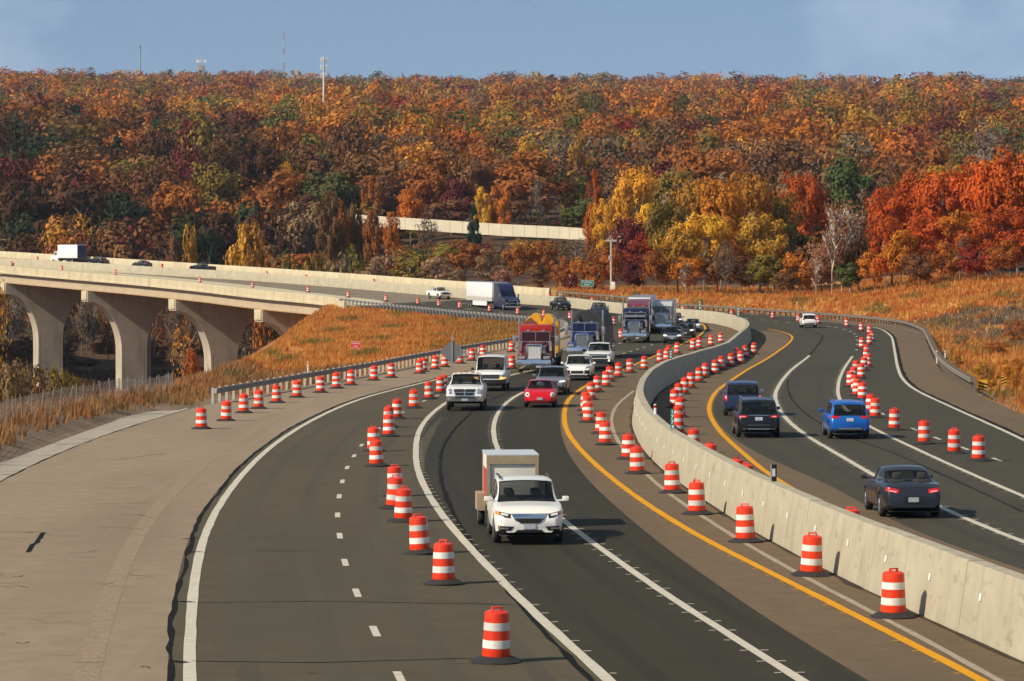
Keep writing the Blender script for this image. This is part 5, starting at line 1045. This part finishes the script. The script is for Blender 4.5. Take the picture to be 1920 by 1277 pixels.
def trailer_after(truck, label, cat='trailer', name='semi_trailer', gap=8.6):
    f = Vector((math.cos(truck.rotation_euler.z), math.sin(truck.rotation_euler.z), 0)); p = Vector(truck.location) - f * gap
    e = empty(name, (p.x, p.y, float(zr(p.y)) + .012), truck.rotation_euler.z); tag(e, label, cat); return e
trw = mat('trailer_white_panel', (.70, .71, .70), .45, noise=.04, nscale=1); trgrey = mat('trailer_skirt', (.42, .40, .36), .6)
def van_trailer(truck, label, gap=6.7, L=13.5, H=4.0):
    e = trailer_after(truck, label, gap=gap)
    MB().box(-L, 0, -1.28, 1.28, 1.75, H, .04).build('box', trw, e); MB().box(-L - .01, .01, -1.29, 1.29, 1.15, 1.745).build('side_rail', trgrey, e, None)
    MB().box(-L - .012, .012, -1.295, 1.295, H - .04, H + .02).build('roof_edge', steelm, e, None)
    for s in (1, -1):
        for xx in (-L + 1.2, -L + 2.5): wheel(e, xx, s * .98, .5, .55, side=s)
        MB().box(-L + 3.6, -3.0, *((1.20, 1.25) if s > 0 else (-1.25, -1.20)), .45, 1.15).build('skirt', trw, e, None)
    MB().box(-L + .3, -.3, -.5, .5, .9, 1.15).build('chassis', blk, e, None); return e
van_trailer(mar_t, 'white box trailer behind the maroon semi'); van_trailer(grey_t, 'low white trailer behind the pale grey semi', 6.7, 9, 3.45)
# black tarped load
tb = trailer_after(blue_t, 'black tarped round-top load on the blue semi\'s trailer', 'tarped load', 'tarped_trailer', 5.0)
tarp = mat('black_tarp', (.022, .022, .024), .6, noise=.3, nscale=1.5, bump=.4, bscale=2)
pr_ = [(-1.3, 1.3)] + [(1.32 * math.cos(math.pi - i * math.pi / 14), 2.55 + 1.45 * math.sin(i * math.pi / 14)) for i in range(15)] + [(1.3, 1.3)]
MB().prism(pr_, -8, 0, 'x').build('tarp', tarp, tb, 40)
mb = MB()
for i in range(6):
    xx = -.8 - i * 1.3; mb.tube([(xx, 1.335 * math.cos(math.pi - j * math.pi / 10), 2.55 + 1.465 * math.sin(j * math.pi / 10)) for j in range(11)], .025, 5)
mb.build('tarp_strap', blk, tb)
MB().box(-8.2, .1, -1.3, 1.3, 1.0, 1.29).build('trailer_deck', blk, tb, None)
for s in (1, -1):
    for xx in (-7.2, -5.9): wheel(tb, xx, s * .98, .5, .55, side=s)
# yellow machinery load on the red semi's lowboy
lb = trailer_after(red_t, 'yellow machine parts on the red semi\'s low trailer', 'machinery load', 'loaded_trailer', 6.9)
yel = mat('machine_yellow', (.68, .33, .012), .45, noise=.1, nscale=2); rst = mat('machine_rust', (.20, .05, .03), .7)
MB().box(-12, 0, -1.3, 1.3, .85, 1.15).build('trailer_deck', blk, lb, None); MB().box(-2.6, .0, -.6, .6, 1.0, 1.5).build('gooseneck', blk, lb, None)
MB().prism([(-1.15, 1.2), (-1.15, 3.6), (-.55, 4.15), (-.1, 4.05), (.1, 3.5), (.35, 4.1), (.8, 4.0), (1.32, 3.5), (1.32, 1.2)], -6.5, -2.8, 'x').build('bucket_shell', yel, lb, None)
MB().prism([(-1.2, 2.6), (-1.2, 3.5), (-.75, 3.85), (-.3, 3.5), (-.3, 2.6)], -2.8, -2.4, 'x').build('machine_plate', rst, lb, None); MB().prism([(.0, 2.6), (.0, 3.3), (.4, 3.75), (.8, 3.4), (.8, 2.6)], -2.8, -2.45, 'x').build('machine_plate', yel, lb, None)
MB().cyl((-2.45, .4, 3.15), (-2.38, .4, 3.15), .16, n=14).build('hub', lampm, lb); MB().prism([(.9, 2.5), (.9, 3.5), (1.3, 3.1), (1.3, 2.5)], -2.8, -2.5, 'x').build('machine_plate', rst, lb, None)
for s in (1, -1):
    for xx in (-11, -9.8): wheel(lb, xx, s * .98, .48, .5, side=s)
# aero tractor with white van trailer
ft = place_front('semi_tractor', 'dark blue aero semi pulling a white trailer off the viaduct', 'semi truck', 962, 582, 'MW', yaw=.07); p_ft = paint('aero_blue', (.007, .012, .05), .4)
MB().prism([(-6.4, .45), (-6.4, 3.95), (-4.6, 3.9), (-3.7, 3.4), (-3.15, 2.75), (-2.2, 1.98), (-.5, 1.62), (-.1, 1.25), (-.1, .45)], -1.14, 1.14, 'y').build('cab', p_ft, ft, 30)
MB().add([(-3.12, -1.0, 2.77), (-3.12, 1.0, 2.77), (-2.26, 1.02, 2.06), (-2.26, -1.02, 2.06)], [(0, 1, 2, 3)]).build('windshield', glass, ft, None).location = (.03, 0, .03)
MB().box(-.11, -.04, -.55, .55, .62, 1.4, .02).build('grille', blk, ft); MB().box(-.1, .12, -1.2, 1.2, .32, .62, .04).build('bumper', chrome, ft)
MB().tube([(.22, -.6, .5), (.25, -.6, 1.45), (.25, .6, 1.45), (.22, .6, .5)], .04).tube([(.25, -.6, 1.0), (.25, .6, 1.0)], .04).build('grille_guard', chrome, ft)
for s in (1, -1):
    MB().box(-.5, -.085, *((.68, 1.12) if s > 0 else (-1.12, -.68)), .85, 1.12, .04).build('headlight', lampm, ft)
    MB().box(-2.3, -2.1, s * 1.45 - .12, s * 1.45 + .12, 1.7, 2.4, .03).build('mirror', steelm, ft); wheel(ft, -1.3, s * 1.03, .5, .3, side=s)
    for xx in (-6.6, -7.9): wheel(ft, xx, s * .97, .5, .55, side=s)
    yy = s * 1.145; MB().add([(-4.3, yy, 1.9), (-3.0, yy, 1.9), (-3.3, yy, 2.6), (-4.3, yy, 2.6)], [(0, 1, 2, 3)]).build('side_window', glass, ft, None)
MB().box(-8.4, -.6, -.45, .45, .55, 1.0).build('chassis', blk, ft, None)
van_trailer(ft, 'long white box trailer with grey lower rail leaving the viaduct', 6.9, 14.5)
# box truck going away on the far deck
X_, d_ = unp([(154, 494)])[0]; tv = -tangent_at('MW', X_, d_); tv = tv if tv[1] > 0 else -tv
bt = empty('box_truck', (X_, d_, float(zr(d_)) + .02), math.atan2(tv[1], tv[0])); tag(bt, 'white box truck with a dark blue rear crossing the viaduct', 'box truck')
MB().box(.1, 6.0, -1.2, 1.2, 1.05, 3.7, .03).build('box', trw, bt); MB().box(.05, .098, -1.12, 1.12, 1.1, 3.6).build('rear_door', mat('rear_door_blue', (.02, .03, .09), .5), bt, None); MB().box(.0, 6.4, -.45, .45, .6, 1.02).build('chassis', blk, bt, None)
MB().prism([(6.1, .6), (6.1, 2.4), (7.1, 2.35), (7.6, 1.6), (8.3, 1.45), (8.4, .6)], -1.05, 1.05, 'y').build('cab', p_white, bt, 30)
for s in (1, -1):
    wheel(bt, 7.5, s * .92, .45, .28, side=s); wheel(bt, 1.7, s * .92, .45, .5, side=s); yy = s * 1.055; MB().add([(6.4, yy, 1.6), (7.4, yy, 1.6), (7.05, yy, 2.25), (6.4, yy, 2.25)], [(0, 1, 2, 3)]).build('side_window', glass, bt, None)
MB().box(-.1, .06, -1.1, -.8, .9, 1.05).box(-.1, .06, .8, 1.1, .9, 1.05).build('tail_light', tail, bt, None)
# ------------------------------------------------------------------ signs and small furniture
def lettering(txt, size, m, parent, loc, rot=(math.pi / 2, 0, 0), spacing=1.0, bold=.0):
    cu = bpy.data.curves.new('lettering', 'FONT'); cu.body = txt; cu.size = size; cu.align_x = 'CENTER'; cu.align_y = 'CENTER'; cu.extrude = .002; cu.space_character = spacing; cu.offset = bold
    tmp = bpy.data.objects.new('tmp_text', cu); COL.objects.link(tmp); bpy.context.view_layer.update()
    me = bpy.data.meshes.new_from_object(tmp.evaluated_get(bpy.context.evaluated_depsgraph_get())); bpy.data.objects.remove(tmp); bpy.data.curves.remove(cu)
    me.materials.clear(); me.materials.append(m); o = linkmesh('lettering', me, parent); o.location = loc; o.rotation_euler = rot; return o
sign_red = mat('sign_red', (.60, .02, .03), .5); sign_white = mat('sign_white', (.78, .78, .76), .5); sign_green = mat('sign_green', (.005, .17, .13), .5); sign_back = mat('sign_aluminium', (.20, .20, .20), .5, metal=.35, noise=.08, nscale=2); sign_black = mat('sign_black', (.012, .012, .012), .6); sign_yel = mat('sign_yellow', (.70, .36, .01), .5)
def gpt(x, y, d=None):
    """ground point on the terrain under photograph column x, at distance d, or where row y meets the road surface"""
    if d is None: X, d, z = pt(x, y); return X, d, z
    X = (x - CXP) * d / FPX; return X, d, terrain1(X, d)
# WRONG WAY
X, d, z = gpt(667, 0, 305); zb = (YHP - 653) * d / FPX; w = 18 * d / FPX
s = empty('wrong_way_sign', (X, d, z)); tag(s, 'red WRONG WAY sign on a post in the orange grass', 'road sign'); hz = zb - z
MB().box(-.04, .04, .02, .10, -.3, hz + .5).build('post', rustm, s); MB().box(-w / 2, w / 2, -.02, 0, hz, hz + 13 * d / FPX, .0).build('sign_panel', sign_red, s, None)
hh_ = 13 * d / FPX; MB().box(-w / 2 + .02, w / 2 - .02, -.023, -.0205, hz + .02, hz + .045).box(-w / 2 + .02, w / 2 - .02, -.023, -.0205, hz + hh_ - .045, hz + hh_ - .02).build('border', sign_white, s, None)
lettering('WRONG', .21, sign_white, s, (0, -.024, hz + hh_ * .68)); lettering('WAY', .21, sign_white, s, (0, -.024, hz + hh_ * .30))
# diamond sign seen from behind, on a temporary stand in front of the guardrail
X, d, z = gpt(848, 712); s = empty('diamond_sign', (X, d, z)); tag(s, 'grey back of a tall diamond road sign behind the white pickup', 'road sign'); sc = d / FPX
cz_ = (YHP - 660) * sc - z; r_ = 23 * sc
MB().prism([(-r_, cz_), (0, cz_ - r_), (r_, cz_), (0, cz_ + r_)], .0, .02, 'y').build('sign_panel', sign_back, s, None); MB().box(-.04, .04, -.06, -.001, 0, cz_ + r_ + .35).build('post', galv, s, None)
MB().box(-.35, .35, -.35, .35, 0, .06).build('stand_base', blk, s, None); MB().box(r_ - .05, r_ + .12, -.02, .02, cz_ - .08, cz_ + .1).build('warning_lamp', lampm, s)
# green river sign
d = 556.; X, _, z = gpt(1101, 0, d); sc = d / FPX; s = empty('river_sign', (X, d, z)); tag(s, 'green Cuyahoga River sign before the trees', 'road sign'); zb = (YHP - 537) * sc - z; w = 24 * sc; h_ = 12 * sc
MB().box(-w / 2, w / 2, -.03, 0, zb, zb + h_).build('sign_panel', sign_green, s, None); MB().box(-w * .33 - .05, -w * .33 + .05, .01, .1, -.2, zb + h_ * .9).box(w * .33 - .05, w * .33 + .05, .01, .1, -.2, zb + h_ * .9).build('post', galv, s, None)
mb = MB()
for a, b, c, e in ((-w / 2 + .03, w / 2 - .03, zb + .03, zb + .07), (-w / 2 + .03, w / 2 - .03, zb + h_ - .07, zb + h_ - .03), (-w / 2 + .03, -w / 2 + .07, zb + .07, zb + h_ - .07), (w / 2 - .07, w / 2 - .03, zb + .07, zb + h_ - .07)): mb.box(a, b, -.035, -.031, c, e)
mb.build('border', sign_white, s, None)
lettering('Cuyahoga', .42, sign_white, s, (0, -.037, zb + h_ * .68)); lettering('River', .42, sign_white, s, (0, -.037, zb + h_ * .28))
# hazard boards
def hazard(label, x, d, ytop, ybot, wpx, direction=1, row=None):
    sc = d / FPX; X = (x - CXP) * sc; z = terrain1(X, d); s = empty('hazard_marker', (X, d, z)); tag(s, label, 'road sign'); w = wpx * sc; z0 = (YHP - ybot) * sc - z; z1 = (YHP - ytop) * sc - z
    MB().box(-w / 2, w / 2, -.012, .012, z0, z1).build('sign_panel', sign_yel, s, None); mb = MB(); nst = 3; hgt = z1 - z0
    for i in range(nst):
        a = z0 + hgt * (i / nst); th = hgt / nst * .5; sl = hgt / nst * .75 * direction
        c = [(-w / 2, min(max(a, z0), z1)), (w / 2, min(max(a + sl, z0), z1)), (w / 2, min(max(a + sl + th, z0), z1)), (-w / 2, min(max(a + th, z0), z1))]
        mb.prism(c, -.0155, -.0125, 'y')
    mb.build('stripe', sign_black, s, None); MB().box(-.03, .03, .013, .06, -.2, z1).build('post', galv, s, None)
dG = float(RG[0][1])
hazard('yellow and black hazard board at the right guardrail end', 1843, dG + .2, 712, 731, 17, -1)
hazard('yellow striped marker standing in the grass right of the guardrail end', 1882, 222, 705, 722, 9, 1)
hazard('small striped marker by the far parapet end', 1050, 546, 529, 538, 4, 1)
# mile marker and plates on the median wall
def on_wall(x, ytop, d0, d1):
    Qx = sub(MWs, d0, d1); px_ = CXP + FPX * Qx[:, 0] / Qx[:, 1]; i = int(np.argmin(abs(px_ - x))); return Qx[i], float(zr(Qx[i][1])) + 1.5
P_, zw = on_wall(1260, 0, 95, 150); s = empty('mile_marker', (P_[0], P_[1], zw)); tag(s, 'green mile marker reading 177.9 on the median wall', 'road sign'); sc = P_[1] / FPX
hm = 38 * sc; wm = 7 * sc; MB().box(-wm / 2, wm / 2, -.01, .01, .0, hm).build('sign_panel', sign_green, s, None)
for i, ch in enumerate('177'): lettering(ch, .20, sign_white, s, (0, -.0125, hm - .12 - i * .19), bold=.004)
lettering('.9', .20, sign_white, s, (0, -.0125, hm - .12 - 3 * .19), bold=.004)
for lab, x, d0, d1 in (('green mile plate on the median wall beside the drum cluster', 1259, 190, 250), ('green mile plate on the wall at the median bend', 1384, 370, 430), ('small green plate on the wall at the far guardrail', 1340, 425, 470)):
    P_, zw = on_wall(x, 0, d0, d1); sc = P_[1] / FPX; s = empty('mile_marker', (P_[0], P_[1], zw)); tag(s, lab, 'road sign'); MB().box(-2.2 * sc, 2.2 * sc, -.01, .01, 0, 20 * sc * min(1, 330 / P_[1])).build('sign_panel', sign_green, s, None)
    mb = MB()
    for i in range(3): mb.box(-1.1 * sc, 1.1 * sc, -.013, -.0105, (3 + i * 5) * sc, (6 + i * 5) * sc)
    mb.build('digits', sign_white, s, None)
P_, zw = on_wall(1223, 0, 120, 142); s = empty('object_marker', (P_[0] + .1, P_[1], zw)); tag(s, 'small red and white tube post on the wall crest', 'marker post'); MB().cyl((0, 0, 0), (0, 0, .42), .06, n=12).build('tube', sign_white, s); MB().cyl((0, 0, .26), (0, 0, .38), .064, n=12).build('red_band', tail, s)
P_, zw = on_wall(1451, 0, 80, 110); s = empty('object_marker', (P_[0], P_[1], zw), .25); tag(s, 'small black sign with a pale symbol on the wall crest', 'marker post'); MB().box(-.09, .09, -.012, .012, 0, .50).build('sign_panel', sign_black, s, None); MB().box(-.045, .045, -.0155, -.0125, .16, .38).box(-.09, -.07, -.0155, -.0125, 0, .5).build('symbol', sign_white, s, None)
# white delineator posts
for lab, x, d in (('white delineator post behind the left guardrail', 577, 248), ('white delineator in grass by the right guardrail bend', 1756, 262), ('white delineator in golden shrubs right', 1775, 248), ('white delineator post before the golden shrub right', 1818, 222), ('white delineator at right grass foot', 1772, 275)):
    X, _, z = gpt(x, 0, d); s = empty('delineator_post', (X, d, z)); tag(s, lab, 'marker post'); MB().box(-.05, .05, -.012, .012, -.2, 1.15).build('post', sign_white, s, None); MB().box(-.04, .04, -.016, -.0125, .95, 1.08).build('reflector', amber, s, None)
# utility pole
d = 548.; X, _, z = gpt(1146, 0, d); sc = d / FPX; s = empty('utility_pole', (X, d, z)); tag(s, 'pale utility pole with a small cabinet before the trees', 'utility pole'); zt_ = (YHP - 450) * sc - z
MB().cyl((0, 0, -.3), (0, 0, zt_), .20, .15, 10).build('pole', mat('weathered_pole', (.42, .38, .31), .9, noise=.2, nscale=3), s); MB().box(-.9, .9, -.1, .1, zt_ - .25, zt_ + .05).build('crossarm', postm, s, None); MB().box(.05, .65, -.3, .1, .6, 1.9, .03).build('cabinet', sign_white, s); MB().box(-.45, -.2, -.2, .1, zt_ - 3.3, zt_ - 2.6).build('bracket_box', postm, s, None)
# ------------------------------------------------------------------ wire fence at left
wire = mat('fence_wire', (.20, .18, .16), .7, metal=.3); fpost = mat('fence_post', (.22, .20, .17), .8)
fq = resample(np.array([unp([(-150, 935)])[0], unp([(0, 845)])[0], unp([(75, 817)])[0], unp([(125, 803)])[0], unp([(200, 781)])[0], unp([(280, 762)])[0], unp([(330, 748)])[0], unp([(352, 738)])[0]]), 2.4, 1, 1); fq += normals(fq) * -.9
fence = empty('wire_fence', (0, 0, 0)); tag(fence, 'sagging wire fence on thin posts along the left pavement', 'fence'); fz = terrain(fq[:, 0], fq[:, 1])
p0 = MB().cyl((0, 0, -.3), (0, 0, 1.2), .028, n=6).build('post', fpost, fence); firstp = True
for (a, b), z in zip(fq, fz):
    o = p0 if firstp else p0.copy()
    if not firstp: COL.objects.link(o)
    firstp = False; o.location = (a, b, z); o.rotation_euler = (random.gauss(0, .06), random.gauss(0, .09), 0)
mb = MB()
for hgt in np.linspace(.12, 1.08, 8): mb.tube([(a, b, z + hgt + random.gauss(0, .02)) for (a, b), z in zip(fq, fz)], .007, 3)
mb.build('wire_strand', wire, fence, None)
mb = MB()
for i in range(len(fq) - 1):
    for t in np.linspace(0, 1, 12, endpoint=False):
        a = fq[i] * (1 - t) + fq[i + 1] * t; z = fz[i] * (1 - t) + fz[i + 1] * t; mb.cyl((a[0], a[1], z + .1), (a[0], a[1], z + 1.08), .006, n=3, cap=False)
tag(mb.build('wire_mesh', wire, fence, None), kind='stuff')
# ------------------------------------------------------------------ pale wall beyond the wood
dW = 806.; fw_ = empty('far_wall', (0, 0, 0)); tag(fw_, 'long pale concrete wall seen through the trees below the hill', 'wall')
pts_ = [(640, 400), (720, 406), (820, 412), (940, 420), (1050, 425), (1140, 431), (1230, 437)]
dd_ = [830, 822, 815, 808, 802, 796, 790]
for i in range(len(pts_) - 1):
    for k_ in range(5):
        a, b = k_ / 5, (k_ + 1) / 5 - .004; q = []
        for t in (a, b):
            x = pts_[i][0] * (1 - t) + pts_[i + 1][0] * t; yt = pts_[i][1] * (1 - t) + pts_[i + 1][1] * t; dq = dd_[i] * (1 - t) + dd_[i + 1] * t; X = (x - CXP) * dq / FPX; zt_ = (YHP - yt) * dq / FPX; q.append((X, dq, zt_))
        v = []
        for X, dq, zt_ in q: v += [(X, dq, zt_), (X, dq, zt_ - 2.9), (X, dq + .5, zt_), (X, dq + .5, zt_ - 2.9)]
        meshobj('wall_panel', v, [(0, 1, 5, 4), (2, 6, 7, 3), (0, 4, 6, 2), (1, 3, 7, 5), (0, 2, 3, 1), (4, 5, 7, 6)], mat('far_wall_concrete', (.62, .55, .40), .9, noise=.06, nscale=.4), fw_)
# ------------------------------------------------------------------ masts on the ridge
def mast_base(x, d): X = (x - CXP) * d / FPX; return X, d, terrain1(X, d)
mast_m = mat('mast_white', (.62, .62, .60), .5); mast_g = mat('mast_grey', (.25, .26, .28), .6); stone = mat('tower_stone', (.30, .24, .17), .9, noise=.2, nscale=.4)
X, d, z = mast_base(607, 1700.); sc = d / FPX; s = empty('cell_mast', (X, d, z)); tag(s, 'white monopole mast with three tiers of antennas above the wood', 'mast'); H_ = (YHP - 106) * sc - z
MB().cyl((0, 0, 0), (0, 0, H_), .62, .42, 12).build('pole', mast_m, s)
for k_, (yy, n_) in enumerate(((108, 8), (122, 8), (137, 6))):
    zz = (YHP - yy) * sc - z - 1.2
    MB().lathe([(1.3, 0), (1.5, .0), (1.5, .12), (1.3, .12)], (0, 0, zz - .2), 12).build('platform', mast_g, s)
    for i in range(n_): a = i * 2 * math.pi / n_; MB().box(1.55 * math.cos(a) - .2, 1.55 * math.cos(a) + .2, 1.55 * math.sin(a) - .15, 1.55 * math.sin(a) + .15, zz - 1.4, zz + 1.3, .03).build('antenna', mast_m, s)
X, d, z = mast_base(263, 3700.); sc = d / FPX; s = empty('slim_mast', (X, d, z)); tag(s, 'slim grey mast with a small antenna head at left on the ridge', 'mast'); H_ = (YHP - 85) * sc - z
MB().cyl((0, 0, 0), (0, 0, H_), .8, .5, 8).build('pole', mast_g, s)
for i in range(5): a = i * 1.257; MB().box(1.0 * math.cos(a) - .25, 1.0 * math.cos(a) + .25, 1.0 * math.sin(a) - .2, 1.0 * math.sin(a) + .2, H_ - 3.0, H_ - .2).build('antenna', mast_g, s, None)
X, d, z = mast_base(532, 3700.); sc = d / FPX; s = empty('lattice_mast', (X, d, z)); tag(s, 'very thin red and white lattice mast on the ridge', 'mast'); H_ = (YHP - 62) * sc - z; r_ = .7
for b in range(8):
    mb = MB(); z0, z1 = H_ * b / 8, H_ * (b + 1) / 8
    C3 = [(r_ * math.cos(i * 2.094), r_ * math.sin(i * 2.094)) for i in range(3)]
    for i in range(3):
        a, c = C3[i], C3[(i + 1) % 3]; mb.cyl((*a, z0), (*a, z1), .2, n=4); nn = 8
        for k_ in range(nn): za = z0 + (z1 - z0) * k_ / nn; zb_ = z0 + (z1 - z0) * (k_ + 1) / nn; mb.cyl((*a, za), (*c, zb_), .06, n=3)
    mb.build('lattice_section', mat('mast_red', (.40, .10, .08), .6) if b % 2 else mast_m, s, None)
for yy in (122, 135): zz = (YHP - yy) * sc - z; MB().cyl((.8, 0, zz), (1.6, 0, zz), .7, n=10).build('dish', mast_g, s)
X, d, z = mast_base(377, 3600.); sc = d / FPX; s = empty('stone_tower', (X, d, z)); tag(s, 'square stone tower carrying microwave dishes on the ridge', 'tower'); H_ = (YHP - 123) * sc - z; w = 6 * sc
MB().box(-w, w, -w, w, 0, H_, .1).build('tower_body', stone, s); MB().box(-w * .6, w * .4, -w - .05, -w + .2, H_ - 8, H_ - 5).build('opening', mat('tower_opening', (.05, .05, .05), .9), s, None)
zt_ = (YHP - 114) * sc - z; MB().cyl((0, 0, H_), (0, 0, zt_ + .5), .6, n=8).cyl((-4, 0, zt_), (4, 0, zt_), .25, n=6).cyl((0, 0, zt_), (0, 0, zt_ + 4), .1, n=5).build('dish_frame', mast_g, s)
for xx in (-4.4, -.6, 3.8): MB().lathe([(.01, .6), (1.2, .4), (1.9, 0), (1.85, 0), (1.1, .3), (.01, .45)], (xx, -.6, zt_), 14, 'y').build('dish', mast_m, s)
# river of air
if HAZE > 0:
    mh = bpy.data.materials.new('haze'); mh.use_nodes = True; nt = mh.node_tree; nt.nodes.remove(nt.nodes['Principled BSDF']); pv = nt.nodes.new('ShaderNodeVolumePrincipled'); pv.inputs['Density'].default_value = HAZE; pv.inputs['Color'].default_value = (.72, .82, 1, 1); pv.inputs['Anisotropy'].default_value = .2
    nt.links.new(pv.outputs[0], nt.nodes['Material Output'].inputs['Volume'])
    tag(MB().box(-1700, 1700, -60, 5600, -45, 320).build('haze', mh, None, None), 'thin blue autumn haze filling the valley', 'haze', kind='stuff')
